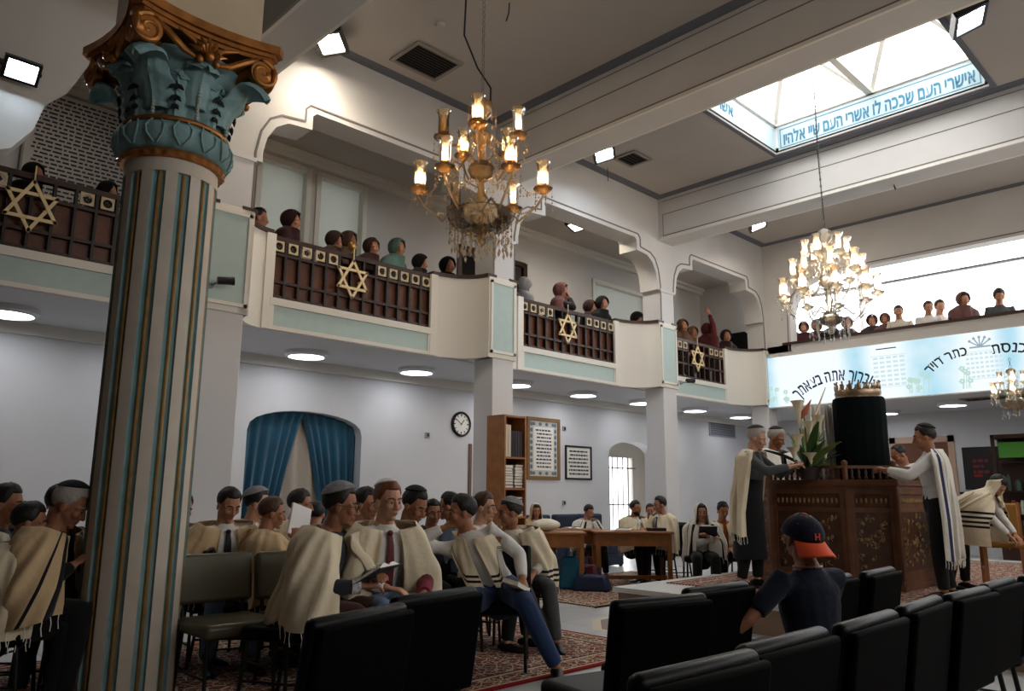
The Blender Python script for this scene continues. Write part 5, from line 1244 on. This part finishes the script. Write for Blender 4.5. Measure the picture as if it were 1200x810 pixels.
    if hairstyle == 'short': haircap(34, -14, -38, .017, 'hair', HAIRM[hair], 1.1)
    elif hairstyle == 'full': haircap(26, -22, -42, .026, 'hair', HAIRM[hair], 1.3, .008)
    elif hairstyle == 'bald': haircap(58, -10, -36, .008, 'hair', HAIRM[hair], .8)
    elif hairstyle == 'long':
        haircap(30, -40, -60, .022, 'hair', HAIRM[hair]); 
    if beard:
        m = MB(); m.ell(H(.024, 0, -.068), (.066, .060, .056), 14, 10, Rh); m.ell(H(.068, 0, -.1), (.026, .03, .024), 10, 7, Rh); m.v = [v for v in m.v]
        b = m.build('beard', HAIRM[beard], T); 
        m2 = MB(); m2.tube([H(.085, .026, -.058), H(.096, .0, -.05), H(.085, -.026, -.058)], [.005, .007, .005], seg=6); m2.build('moustache', HAIRM[beard], T)
    if kip:
        km = {'white': WHITEK, 'black': BLACKK, 'grey': GREYK}[kip]; P = []; Q = []
        Rk = Matrix.Rotation(R(-22), 3, 'Y')
        big = 62 if kip == 'grey' else 46
        for j in range(7):
            row = []; r2 = []
            for i in range(28):
                az = 2*math.pi*i/28; elv = R(90-big*j/6); f = Rk @ V3((math.cos(elv)*math.cos(az), math.cos(elv)*math.sin(az), math.sin(elv)))
                row.append(H(-.012+.126*f.x, .102*f.y, .03+.122*f.z)); r2.append(H(-.012+.118*f.x, .094*f.y, .03+.113*f.z))
            P.append(row); Q.append(r2)
        MB().grid(P, Q, closed=True).build('kippah', km, T, smooth=80)
    if glasses:
        m = MB()
        for g in (1, -1):
            m.tube([H(.104, g*.032+.022*math.cos(a_), .0+.018*math.sin(a_)) for a_ in [2*math.pi*k/12 for k in range(13)]], .0022, seg=5, caps=False); m.tube([H(.1, g*.054, .006), H(.06, g*.08, .006), H(.0, g*.084, .004)], .002, seg=5)
        m.tube([H(.105, .01, .004), H(.105, -.01, .004)], .002, seg=5); m.build('glasses', LENS, T)
    # ---- clothes
    m = MB(); cl = .014
    m.tube(tor[:5]+[neck-t*.03, neck+t*.006], [r_+cl for r_ in tr[:5]]+[.108, .074], side=lat, asp=ta+[.9], seg=16)
    full = sleeve != 'short'
    for g in (1, -1):
        wr = hd[g]; end = el[g].lerp(wr, .93) if full else sh[g].lerp(el[g], .8)
        m.tube([neck-t*.06+lat*g*.04, sh[g], sh[g].lerp(el[g], .5), el[g] if full else end], [.068, .070, .060, .053], seg=10, dome=full)
        if full: m.tube([el[g], el[g].lerp(wr, .5), end], [.052, .048, .038], seg=10, dome=False)
    if collar or tie: m.tube([neck-t*.045, neck+t*.012], [.088, .070], side=lat, seg=14, dome=False)
    remesh(m.build('shirt', SHIRT[top], T), cvox, 3)
    m = MB()
    m.tube([pel-t*.075, pel+t*.02, pel+t*.09], [.165, .170, .158], side=lat, asp=.78, seg=14, dome=True)
    for g in (1, -1):
        m.tube([hips[g], hips[g].lerp(kn[g], .5), kn[g]], [.108, .094, .075], seg=10); m.tube([kn[g], kn[g].lerp(an[g], .4), an[g].lerp(kn[g], .04)], [.072, .070, .056], seg=10, dome=False)
    remesh(m.build('trousers', PANTS[legs], T), cvox+.002, 3)
    if coat:
        m = MB(); m.tube([pel+t*.22, pel+t*.02, V3((.0, 0, .62)), V3((.0, 0, .30))], [.165, .185, .20, .215], side=lat, asp=.82, seg=20, dome=False); m.build('coat', SHIRT[coat], T)
    if shoes:
        for g in (1, -1):
            fd = V3((.99, g*.14, 0)).normalized(); a_ = an[g]; zf = -a_.z+.045
            m = MB(); m.tube([a_+fd*-.055+V3((0, 0, -.035)), a_+V3((0, 0, -.03)), a_+fd*.06+V3((0, 0, -.048)), a_+fd*.13+V3((0, 0, -.056)), a_+fd*.185+V3((0, 0, -.06))], [.036, .045, .044, .046, .030], side=V3((-fd.y, fd.x, 0)), asp=[.9, .95, .75, .55, .5], seg=10)
            sh_ = m.build('shoe', SHOE, T); m = MB(); m.tube([a_+fd*-.06+V3((0, 0, -.077)), a_+fd*.06+V3((0, 0, -.077)), a_+fd*.185+V3((0, 0, -.077))], [.036, .044, .036], side=V3((-fd.y, fd.x, 0)), asp=.16, seg=10); m.build('sole', TUBE, sh_)
    if tie:
        m = MB(); f0 = lambda h, d: pel+t*h+fwd*d
        m.tube([f0(.475, .10), f0(.40, .135), f0(.28, .15), f0(.12, .145)], [.016, .022, .03, .036], side=lat, asp=.18, seg=8); m.ell(f0(.475, .105), (.014, .02, .018)); m.build('necktie', mat('tie_%d_%d' % (tie[0], tie[2]), tie, .6), T)
    # ---- draped cloth: wraps round an axis, hangs from the widest point above
    def samples(arms=1.0, extra=()):
        S = []
        def tb(a, b, r0, r1, k=6, asp=1.0):
            for i in range(k+1):
                f = i/k; c = a.lerp(b, f); r_ = r0+(r1-r0)*f; dd = (b-a).normalized(); u = dd.cross(V3((0, 0, 1)));
                if u.length < .1: u = V3((1, 0, 0))
                u.normalize(); v = dd.cross(u)
                for j in range(10): S.append(c+u*r_*math.cos(j*.6283)+v*r_*math.sin(j*.6283))
        for i in range(5):
            for f in (0, .33, .66):
                c = tor[i].lerp(tor[i+1], f); r_ = tr[i]+(tr[i+1]-tr[i])*f+cl; a_ = ta[i]
                for j in range(20):
                    an_ = j*.31416; S.append(c+lat*r_*math.cos(an_)+fwd*r_*a_*math.sin(an_))
        if arms:
            for g in (1, -1):
                tb(neck-t*.045+lat*g*.04, sh[g], .062, .070); e2 = sh[g].lerp(el[g], arms); tb(sh[g], e2, .070, .06)
        S += list(extra); return np.array([tuple(p) for p in S])
    def drape(S, ztop, zbot, th, rows, off, fold, nf, axis, rmin, seedk, topscale=1.0, mif=None, lateral=.075):
        rows_ = []
        nT = len(th); r_ = np.zeros((rows+1, nT)); zz = np.zeros((rows+1, nT))
        for j, a_ in enumerate(th):
            d = np.array((math.cos(a_), math.sin(a_))); nrm_ = np.array((-d[1], d[0]))
            zt = ztop(a_) if callable(ztop) else ztop; zb = zbot(a_)
            for i in range(rows+1):
                z = zt+(zb-zt)*i/rows; ax = np.array(axis(z)[:2]); rel = S[:, :2]-ax; ok = (S[:, 2] >= z-.02) & (np.abs(rel @ nrm_) < lateral)
                v = (rel @ d)[ok]; r_[i, j] = max(rmin, v.max() if len(v) else rmin); zz[i, j] = z
        for _ in range(2):
            r_[:, 1:-1] = (r_[:, :-2]+2*r_[:, 1:-1]+r_[:, 2:])/4; r_[1:-1] = (r_[:-2]+2*r_[1:-1]+r_[2:])/4
        P = []; Q = []
        for i in range(rows+1):
            row = []; r2 = []
            for j, a_ in enumerate(th):
                k = i/rows; rr = r_[i, j]+off+fold*(k**.45)*(1-1.7*abs(math.sin(nf*.5*a_+seedk+.5*math.sin(3*k+seedk)))**1.3+.5*math.sin(nf*1.7*a_+2*seedk+k*2)); ax = axis(zz[i, j])
                row.append(V3((ax[0]+rr*math.cos(a_), ax[1]+rr*math.sin(a_), zz[i, j]))); r2.append(V3((ax[0]+(rr-.008)*math.cos(a_), ax[1]+(rr-.008)*math.sin(a_), zz[i, j])))
            P.append(row); Q.append(r2)
        return P, Q
    def spine(z):
        f = max(-.3, min(1.05, (z-pel.z)/max(.1, (neck-pel).z))); p = pel+(neck-pel)*f; return (p.x, p.y)
    sk = rg.uniform(0, 6)
    if shawl in ('cape', 'hood', 'long', 'back'):
        S = samples(.12 if shawl == 'back' else 1.0)
        op = R(opening or 26); th = np.linspace(op, 2*math.pi-op, 121); zlow = pel.z-.05 if sit else (pel.z-.28 if shawl != 'long' else .42)
        if cover_len is not None: zlow = cover_len
        def zb(a_):
            fr = min(a_, 2*math.pi-a_); return zlow+(.10 if sit else .02)*max(0, 1-fr/R(70))+cut*max(0, 1-fr/R(125)) + .02*math.sin(5*a_+sk)
        def zt(a_):
            return neck.z+.035-.07*max(0, math.cos(a_))
        mats_ = [SHAWL[scol], SNAVY if stripes == 'navy' else SBLACK]
        def mif(i, j):
            if stripes in ('h', 'hh') and (15 <= i <= 20 if stripes == 'h' else 6 <= i <= 13) and i % 2 == 1: return 1
            if stripes in ('v', 'navy') and (j in (6, 7, 8, 9, 14) or j in (112, 113, 114, 111, 106)): return 1
            return 0
        P, Q = drape(S, zt, zb, th, 22, .036, .026, 13, spine, .085, sk)
        MB().grid(P, Q, mif=mif).build('prayer_shawl', mats_, T, smooth=70)
        m = MB()
        for j in range(0, 121, 3):
            p = P[-1][j]; m.tube([p, p+V3((.006*math.sin(j), .006, -.035)), p+V3((.004, 0, -.075))], .0028, seg=4, dome=False)
        m.build('fringe', SHAWL['white'], T)
    if shawl == 'hood':
        head_s = []
        for c, r_ in (((-.012, 0, .03), (.115, .093, .105)), ((.01, 0, -.05), (.075, .08, .08))):
            for i in range(1, 8):
                for j in range(20):
                    a_ = math.pi*i/8; b_ = j*.31416; head_s.append(H(c[0]+r_[0]*math.sin(a_)*math.cos(b_), c[1]+r_[1]*math.sin(a_)*math.sin(b_), c[2]+r_[2]*math.cos(a_)))
        S2 = np.array([tuple(p) for p in head_s]+[tuple(p) for p in samples(.2)])
        hz = H(0, 0, .14).z; o2 = R(48); th = np.linspace(o2+R(hy), 2*math.pi-o2+R(hy), 41)
        ax2 = lambda z: (lambda f: tuple((neck.lerp(hc, f)).xy))(max(0, min(1, (z-neck.z)/max(.05, hc.z-neck.z))))
        P, Q = drape(S2, lambda a_: hz-.012, lambda a_: neck.z-.16, th, 20, .012, .007, 8, ax2, .045, sk, lateral=.05)
        # close the crown
        cen = H(-.02, 0, .142); P.insert(0, [cen.lerp(p, .5)+V3((0, 0, .004)) for p in P[0]]); Q.insert(0, [cen.lerp(p, .5)-V3((0, 0, .006)) for p in Q[0]]); P.insert(0, [cen]*len(P[0])); Q.insert(0, [cen-V3((0, 0, .012))]*len(Q[0]))
        MB().grid(P, Q).build('shawl_hood', [SHAWL[scol]], T, smooth=70)
    if shawl == 'stole':
        S = samples(0); op = R(14); th = np.linspace(op, 2*math.pi-op, 73)
        for nm, lo, hi in (('prayer_shawl', 12, 62),):
            def zb(a_):
                fr = math.degrees(min(a_, 2*math.pi-a_))
                return (pel.z+.06) if fr < 40 else (neck.z-.12 if fr > 62 else (pel.z+.06)+(neck.z-.12-pel.z-.06)*(fr-40)/22)
            zt = lambda a_: neck.z+.012-.05*max(0, math.cos(a_))
            P, Q = drape(S, zt, zb, th, 20, .016, .008, 13, spine, .09, sk)
            MB().grid(P, Q, mif=lambda i, j: 1 if stripes and i in (15, 17) else 0).build(nm, [SHAWL[scol], SBLACK], T, smooth=70)
    if hairstyle in ('scarf', 'scarf_loose'):
        sm_ = CL('scarf_%d_%d_%d' % tuple(scol), tuple(int(v*.8) for v in scol)) if not isinstance(scol, str) else SHAWL[scol]
        back = 24 if hairstyle == 'scarf' else 52
        if hairstyle == 'scarf_loose': haircap(34, -14, -38, .014, 'hair', HAIRM[hair], 1.1)
        A = 36; P = []; Q = []
        for j in range(11):
            row = []; r2 = []
            for i in range(A):
                az = 2*math.pi*i/A; cc = math.degrees(az if az <= math.pi else 2*math.pi-az)
                lim = back+14 if cc < 40 else (back+14-(back+74)*min(1, (cc-40)/32)); lim = max(lim, -60) if cc > 40 else lim
                el_ = R(90-(90-lim)*j/10); f = V3((math.cos(el_)*math.cos(az), math.cos(el_)*math.sin(az), math.sin(el_))); k = (.026 if fine else .036)+.003*math.sin(az*9+sk)
                row.append(H(-.012+(.098+k)*f.x, (.077+k)*f.y, .03+(.091+k)*f.z)); r2.append(H(-.012+(.09+k)*f.x, (.069+k)*f.y, .03+(.083+k)*f.z))
            P.append(row); Q.append(r2)
        m = MB(); m.grid(P, Q, closed=True)
        S2 = np.array([tuple(H(.01+.085*math.cos(a_), .088*math.sin(a_), z_)) for a_ in np.linspace(0, 6.28, 24) for z_ in (-.03, -.07, -.11)]+[tuple(p) for p in samples(.3)])
        th = np.linspace(0, 2*math.pi, 41); ax2 = lambda z: (lambda f: tuple((neck.lerp(hc, f)).xy))(max(0, min(1, (z-neck.z)/max(.05, hc.z-neck.z))))
        P, Q = drape(S2, lambda a_: hc.z-.085-.02*math.cos(a_-R(hy)), lambda a_: neck.z-.20, th, 12, .012, .008, 7, ax2, .07, sk, lateral=.05); m.grid(P, Q)
        m.build('headscarf', sm_, T, smooth=70)
    if cap: cap(T, H, Rh)
    T['_'] = 0; del T['_']
    q.T = T; q.base = base; q.s = s; q.yaw = yaw; q.hd = hd; q.el = el; q.H = H; q.Rh = Rh; q.kn = kn; q.an = an; q.neck = neck; q.t = t; q.lat = lat; q.fwd = fwd; q.pel = pel
    q.world = lambda p: base+Vector((s*(p[0]*cy-p[1]*sy_), s*(p[0]*sy_+p[1]*cy), s*p[2]))
    return q
# ================================================================== THE CONGREGATION
def vaz(px): d = ray(px, 590); return math.atan2(d.y, d.x)
def P(label, head, D, rel, **k): return person(label, head, D, vaz(head[0])+math.pi+R(rel), **k)
G5 = 'chairs under the seated worshippers'
def sit(label, head, D, rel, proto=None, stool=False, **k):
    q = P(label, head, D, rel, **k); b = q.base
    cyw = q.yaw
    w_ = label.replace('person', 'chair under the one').split()[:16]
    while w_[-1] in ('a', 'the', 'and', 'in', 'with', 'at', 'under', 'of', 'behind', 'before', 'by', 'black', 'white', 'dark', 'pale', 'red', 'open'): w_.pop()
    c = chair(proto or CH0, b.x-.03*math.cos(cyw), b.y-.03*math.sin(cyw), cyw, ' '.join(w_).rstrip(','), G5)
    if stool:
        for o_ in [x for x in c.children if x.name.split('.')[0] in ('backrest', 'back_shell', 'back_support')]: bpy.data.objects.remove(o_)
        c.name = 'padded_stool'; c['category'] = 'stool'; c['label'] = 'backless black seat under the bespectacled one with the open book'; del c['group']
    return q
# ---- left edge group
sit('person in pale shawl and grey shirt, cut by the left edge', (8, 592), 5.9, 62, shawl='cape', scol='white', top='grey', legs='navy', hy=5, skin=1)
sit('person in cream shawl with short dark hair, left of the old man', (35, 613), 5.5, 78, shawl='cape', scol='cream', top='white', hp=10, skin=1, hy=8)
sit('person with grey hair and black skullcap, stooped under a cream shawl beside the column', (82, 593), 5.5, 72, shawl='cape', scol='tan', stripes='v', top='black', legs='black', hair='grey', kip='black', lean=24, hp=28, hands=('read', 'read'), skin=1)
sit('person with dark hair, head just behind the grey-haired man', (70, 590), 6.4, 150, top='charcoal', hair='black')
# ---- behind the olive chairs
sit('person in white shirt almost hidden by the right side of the column', (212, 596), 6.6, 30, top='white', legs='jeans', shawl='cape', scol='white', hp=20)
sit('person in tan shawl and black tie looking down behind an olive chair', (268, 592), 6.3, 18, shawl='cape', scol='tan', top='white', tie=(22, 22, 28), legs='lightjeans', hp=24, hy=10, lean=12, hands=('lap', 'lap'), collar=True)
sit('person in white shirt and patterned skullcap facing right before the curtain', (302, 591), 6.6, 80, top='white', kip='grey', shawl='cape', scol='white', skin=2)
bk = sit('person with dark hair holding up a white booklet', (319, 602), 6.25, 95, top='white', shawl='cape', scol='tan', hp=8, hands=((.32, .16, .95), (.30, -.10, .98)), hair='brown', skin=1)
sit('person in profile with dark hair right of the white booklet', (352, 592), 6.9, 85, top='offwhite', shawl='cape', scol='cream', skin=1)
sit('person with dark hair seen from behind before the sheer curtain', (371, 603), 7.6, 170, top='charcoal')
# ---- front group
pa = sit('person with spectacles in black patterned shirt and cream shawl holding an open book', (400, 593), 4.95, 62, stool=True, shawl='cape', scol='cream', top='pattern', legs='brown', glasses=True, kip='grey', hair='dark', skin=1, lean=20, hy=20, hp=8, hands=((.46, .04, .74), (.44, -.12, .70)), beard=None)
pb = sit('person with auburn hair, white skullcap, cream shawl and dark red tie', (455, 588), 5.2, 24, shawl='cape', scol='cream', top='white', legs='lightjeans', hair='red', kip='white', tie=(92, 28, 38), skin=2, lean=10, hp=6, hy=10, collar=True, hands=((.36, .16, .62), (.30, -.06, .66)))
sit('person with dark hair behind the auburn-haired man', (429, 592), 6.1, 60, top='charcoal', legs='black')
sit('person in white shawl and dark jacket with black cap, bowing right', (486, 593), 5.9, 50, shawl='stole', scol='white', top='black', kip='black', hp=26, lean=22, hair='black', skin=1, hands=((.3, .1, .8), (.28, -.05, .76)))
sit('person with face half seen behind the black cap', (507, 602), 7.0, 20, top='white', skin=1)
sit('person with dark hair in patterned shirt, behind the hand at the mouth', (526, 594), 7.1, -100, top='blue', legs='navy', lean=5)
pc = sit('person in white shirt and blue jeans leaning left with hand at mouth', (541, 601), 5.85, -6, shawl='stole', scol='cream', stripes='h', top='white', legs='jeans', hair='black', side=-27, hy=-72, hp=5, hands=((.26, .20, .66), 'mouth'), skin=1,
    feet=((Vector((.40, .22, .52)), Vector((.34, .44, .085))), (Vector((.40, -.16, .53)), Vector((.36, -.18, .085)))), collar=True)
sit('person with short hair in white shirt behind the two leaning men', (568, 595), 6.7, 70, top='white', skin=2, hair='brown')
pd = sit('person with grey knitted skullcap and cream shawl facing left', (597, 601), 6.75, 6, shawl='cape', scol='cream', stripes='h', top='offwhite', legs='grey', kip='grey', hair='dark', hy=-78, side=-10, lean=14, hp=6, skin=1, hands=((.34, .10, .64), (.36, -.04, .64)),
    feet=((Vector((.42, .22, .53)), Vector((.46, .28, .085))), (Vector((.42, .0, .53)), Vector((.44, .20, .085)))))
# ---- tables
P('person with shawl drawn over the head and white cap behind the left table', (628, 602), 11.7, 15, shawl='hood', scol='tan', top='white', hp=8, fine=True, kip='white', hands=('read', 'read'))
P('person in white black-striped shawl bent over a book at the table', (690, 602), 12.2, 40, shawl='cape', scol='white', stripes='v', top='white', hp=22, lean=14, hands=('read', 'read'))
P('person with dark beard in pale shawl at the long table', (745, 596), 12.0, 45, shawl='cape', scol='cream', top='white', beard='black', hands=('read', 'read'), skin=1)
P('person half hidden between two shawled men at the long table', (762, 599), 13.0, 0, top='brown', hair='black', skin=1)
sit('person in cream shawl and blue tie in profile facing left at the long table', (773, 592), 11.6, -62, shawl='cape', scol='cream', top='white', tie=(40, 62, 100), legs='black', collar=True, hands=((.36, .1, .78), (.34, -.1, .8)))
pe = sit('person with white striped shawl over the head, reading beside the third pillar', (822, 601), 10.6, 8, shawl='hood', scol='white', stripes='v', top='white', hp=4, hands=('chest', 'fold'), legs='black', hair='black')
sit('person in orange shirt and dark cap, small and seated beside the standing elder', (848, 617), 10.9, 20, top='orange', shawl='stole', scol='cream', kip='black', legs='black', s=.88, hp=14, skin=1)
# ---- at the bimah
pf = P('person with grey hair and skullcap in long cream shawl left of the bimah', (887, 514), 8.9, 72, mode='stand', shawl='back', coat='black', scol='cream', top='grey', legs='black', hair='grey', kip='black', lean=10, hp=20, z0=ZP, hands=((.48, .10, 1.28), (.52, -.16, 1.26)), skin=2, cover_len=.55, opening=72)
P('person with grey hair and skullcap behind the shawled elder', (910, 514), 10.5, 62, mode='stand', coat='black', shawl='cape', scol='white', top='black', legs='black', hair='grey', kip='black', lean=10, hp=22, z0=ZP, skin=1, hands=((.4, .1, 1.2), (.4, -.1, 1.2)))
P('person with dark hair bending over the bimah behind the velvet case', (1053, 533), 10.7, -55, mode='stand', shawl='cape', scol='white', top='white', legs='black', hairstyle='bald', lean=24, hp=34, z0=ZP, hands=((.5, .1, 1.15), (.5, -.1, 1.15)), skin=1)
pg = P('person standing in white shirt and blue-striped shawl with both hands on the bimah', (1083, 513), 8.75, -82, mode='stand', shawl='back', scol='white', stripes='navy', top='white', legs='black', kip='black', hair='dark', lean=3, hp=8, z0=ZP, hands=((.44, .05, 1.26), (.42, -.12, 1.24)), skin=1, cover_len=.40, opening=84)
P('person bent forward under a black-striped shawl at the right of the bimah', (1172, 606), 9.6, 72, mode='stand', shawl='hood', scol='cream', stripes='hh', top='white', legs='black', lean=60, hp=60, z0=ZP, hands=((.7, .1, .62), (.7, -.1, .62)), cover_len=.55)
# ---- boy with the cap
def ballcap(T, H, Rh):
    NAV = CL('cap_navy', (20, 24, 44), noise=.05); ORG = mat('cap_orange', (236, 84, 44), .7); V3 = Vector; P_ = []; Q_ = []
    for j in range(9):
        row = []; r2 = []
        for i in range(36):
            az = 2*math.pi*i/36; el_ = R(90-88*j/8); f = V3((math.cos(el_)*math.cos(az), math.cos(el_)*math.sin(az), math.sin(el_))); k = .03
            row.append(H(-.012+(.098+k)*f.x, (.078+k)*f.y, .022+.118*f.z)); r2.append(H(-.012+(.09+k)*f.x, (.07+k)*f.y, .022+.11*f.z))
        P_.append(row); Q_.append(r2)
    o = MB().grid(P_, Q_, closed=True).build('baseball_cap', NAV, T, smooth=80)
    m = MB(); P_ = []; Q_ = []
    for i in range(7):
        q = i/6; row = []; r2 = []
        for j in range(17):
            a = R(-62+124*j/16); ln = q*.105*math.cos(a)**.7; rx = -.012-(.124*math.cos(a)+ln); ry = (.104+.015*q)*math.sin(a); z = .012-.035*q-.045*math.sin(a)**2*q-.0
            row.append(H(rx, ry, z)); r2.append(H(rx, ry, z-.006))
        P_.append(row); Q_.append(r2)
    m.grid(P_, Q_).build('brim', ORG, o)
    m = MB(); m.ell(H(-.012, 0, .142), (.012, .012, .006)); m.build('button', ORG, o)
    m = MB()
    for k in range(6):
        a = k*math.pi/3; m.ell(H(-.012+.095*math.cos(a), .08*math.sin(a), .10), (.005, .005, .005), 6, 5)
    m.build('eyelets', mat('eyelet', (70, 76, 96), .6), o)
    m = MB()
    for y in (-.012, .012): m.bar(H(-.139, y, .03), (H(-.131, y, .065)), .007, .006, tuple(Rh @ V3((1, 0, 0))))
    m.bar(H(-.137, -.012, .047), H(-.137, .012, .047), .006, .006, tuple(Rh @ V3((1, 0, 0)))); m.build('emblem', ORG, o)
pk = P('person in navy shirt and backwards navy cap with orange brim, seen from behind', (939, 635), 4.1, -140, top='navy', legs='navy', cap=ballcap, hair='dark', s=.88, hy=-4, hp=-12, lean=2, hands=((.14, .60, .60), (.36, -.1, .62)), sleeve='short', skin=1)
m = MB(); m.tube([pk.neck+pk.lat*.075*math.cos(a)+pk.fwd*.07*math.sin(a)+pk.t*.012 for a in [2*math.pi*k/20 for k in range(21)]], .006, seg=6, caps=False); m.build('collar_piping', mat('piping', (190, 150, 150), .7), pk.T)
# things they hold
ob = open_book('open book in the hands of the man with spectacles', (0, 0, 0), 0, 1.0); w1 = pa.world(pa.hd[1]); w2 = pa.world(pa.hd[-1]); c = (w1+w2)/2+Vector((.05*math.cos(pa.yaw), .05*math.sin(pa.yaw), .035)); ob.location = c; ob.rotation_euler = (R(30), 0, pa.yaw-R(90))
def booklet(name, label, loc, rot, d, cover):
    t = thing(name, label, 'book', loc); t.rotation_euler = rot; a, b, e = d; m = MB(); m.box2((-a/2, -e/2, 0), (a/2, -e/2+.003, b)); m.box2((-a/2, e/2-.003, 0), (a/2, e/2, b)); m.box2((-a/2, -e/2, 0), (-a/2+.003, e/2, b)); m.build('cover', cover, t); MB().box2((-a/2+.003, -e/2+.003, .003), (a/2-.003, e/2-.003, b-.003)).build('pages', PAPER, t); return t
w1 = bk.world(bk.hd[1]); booklet('white_booklet', 'white booklet held up in front of a dark-haired man', w1+Vector((.02, 0, .02)), (R(-12), R(18), bk.yaw+R(30)), (.19, .26, .02), mat('cover_white', (238, 238, 236), .5))
w1 = pc.world(pc.hd[1]); booklet('small_book', 'small pale book in the lowered hand of the man in blue jeans', w1+Vector((-.02, -.02, -.06)), (R(70), R(10), pc.yaw+R(60)), (.13, .19, .035), mat('cover_tan', (176, 160, 132), .6))
w1 = pe.world(pe.hd[1]); open_book('open booklet held to the chest of the man with the striped shawl over his head', w1+Vector((0, 0, .05)), 0, .8, (R(60), 0, pe.yaw-R(90)))
# plaid cuff and patterned cuff that the photo shows at two wrists
m = MB(); a, b = pb.el[1], pb.hd[1]; m.tube([a.lerp(b, .25), a.lerp(b, .6), a.lerp(b, .98)], [.058, .054, .046], seg=12, dome=False); m.build('plaid_sleeve', CL('plaid', (132, 44, 66), noise=.6), pb.T)
m = MB(); a, b = pa.el[-1], pa.hd[-1]; m.tube([a.lerp(b, .8), a.lerp(b, 1.0)], [.045, .042], seg=12, dome=False); m.build('cuff', mat('cuff_white', (190, 190, 190), .8, noise=.6, nscale=40), pa.T)
# ---- women in the side gallery
def gal(label, head, Y, rel, rgb, **k):
    d = ray(*head); Y -= .12; D = math.hypot(d.x, d.y)*(Y/d.y); k.setdefault('hairstyle', 'scarf'); k.setdefault('top', 'black'); k.setdefault('legs', 'black'); V_ = Vector; k.setdefault('feet', ((V_((.24, .12, .50)), V_((.10, .12, .085))), (V_((.24, -.12, .50)), V_((.06, -.12, .085))))); return P(label, head, D, rel, scol=rgb, fine=False, z0=3.45, **k)
BLK3 = (24, 20, 22)
gal('person in black scarf left of the white board in the left gallery', (40, 205), 9.0, 60, BLK3, skin=1)
gal('person in dark scarf at the column side of the left gallery', (127, 226), 9.0, 70, BLK3)
gal('person with dark hair at the left end of the second railing', (304, 256), 9.0, 85, BLK3, hairstyle='short', hair='black')
gal('person in dark maroon scarf, tallest at the left of the second railing', (342, 260), 8.95, 75, (58, 26, 28))
gal('person in brown mottled scarf left of the gilt cup lamp', (392, 283), 8.95, 80, (70, 44, 40), hp=14)
gal('person in beige scarf behind the gilt cup lamp', (409, 284), 9.15, 70, (120, 92, 76))
gal('person in dark brown loose scarf right of the gilt cup lamp', (436, 291), 8.95, 55, (74, 44, 40), hairstyle='scarf_loose', hair='brown')
gal('person in pale green scarf in the second railing', (466, 292), 8.95, 60, (112, 150, 140), top='teal')
gal('person in black scarf at the right end of the second railing', (493, 309), 8.9, 85, BLK3)
gal('person in black hood above the curved parapet left of the second pillar', (525, 313), 9.2, 50, BLK3)
gal('person in grey white scarf by the dark doorway of the third railing', (614, 333), 9.3, 130, (170, 170, 172), hp=20)
gal('person in rosy patterned scarf with hand at the mouth, third railing', (658, 342), 8.95, 80, (150, 96, 90), hands=('lap', 'mouth'))
gal('person in dark scarf, smaller of the pair at the right of the third railing', (692, 361), 9.1, 80, (66, 42, 40))
gal('person with black scarf, right one of the pair at the third railing', (706, 357), 8.95, 50, BLK3)
gal('person bowed in black behind the curved parapet before the third pillar', (746, 369), 9.45, 60, BLK3, hp=40)
gal('person in patterned brown scarf at the left of the slatted railing', (800, 383), 8.95, 40, (120, 88, 66))
gal('person in tan scarf behind the slatted railing star', (812, 391), 9.2, 40, (150, 112, 80))
gal('person in maroon raising one arm behind the slatted railing', (829, 388), 8.95, 150, (96, 30, 34), top='maroon', hands=((.1, -.1, 1.0), (.05, -.05, 1.75)))
gal('person in black scarf at the right end of the slatted railing', (851, 395), 8.95, 30, (60, 40, 38))
gal('person in black at the far end of the gallery beside the corner', (884, 392), 9.6, -20, BLK3)
# ---- far gallery
def far(label, head, X, rel, **k):
    d = ray(*head); D = math.hypot(d.x, d.y)*(X/d.x); return P(label, head, D, rel, fine=False, z0=3.7, **k)
for px, py, lb, kk in ((927, 384, 'person in black leaning at the left end of the far gallery', dict(top='black', hairstyle='scarf', scol=BLK3)),
        (942, 385, 'person in maroon behind the left side of the bright chandelier', dict(top='maroon', hairstyle='scarf', scol=(84, 40, 44))),
        (957, 383, 'person in mauve behind the middle of the bright chandelier', dict(top='mauve', hairstyle='scarf', scol=(110, 84, 84))),
        (975, 380, 'person in black behind the foot of the bright chandelier', dict(top='black', hairstyle='scarf', scol=BLK3)),
        (993, 380, 'person in brown right of the bright chandelier foot', dict(top='brown', hairstyle='scarf', scol=(90, 60, 52))),
        (1022, 377, 'person in dark scarf at the right edge of the bright chandelier', dict(top='charcoal', hairstyle='scarf', scol=(60, 50, 52))),
        (1037, 375, 'person in mauve red scarf, first clear head right of the bright chandelier', dict(top='maroon', hairstyle='scarf', scol=(132, 90, 92))),
        (1053, 366, 'person with dark hair and pale top against the bright far windows', dict(top='offwhite', hair='black')),
        (1088, 361, 'person in white shirt with dark hair, left of a close pair in the far gallery', dict(top='white', hair='black')),
        (1101, 357, 'person with dark hair, right of a close pair in the far gallery', dict(top='white', hair='black')),
        (1129, 352, 'person in black jacket and pale scarf looking down from the far gallery', dict(top='black', hairstyle='scarf_loose', scol=(130, 92, 88), hair='black')),
        (1171, 348, 'person in grey jacket with loose hair at the right of the far gallery', dict(top='grey', hairstyle='full', hair='dark'))):
    far(lb, (px, py), 16.45+(.5 if px in (1022, 1101, 993, 957, 937) else 0), 10+(px*13 % 40)-20, hp=10, **kk)
# two protos not otherwise placed are never left in the scene
for o_ in [o for o in bpy.data.objects if o.name.startswith('candle_glow')]: bpy.data.objects.remove(o_)
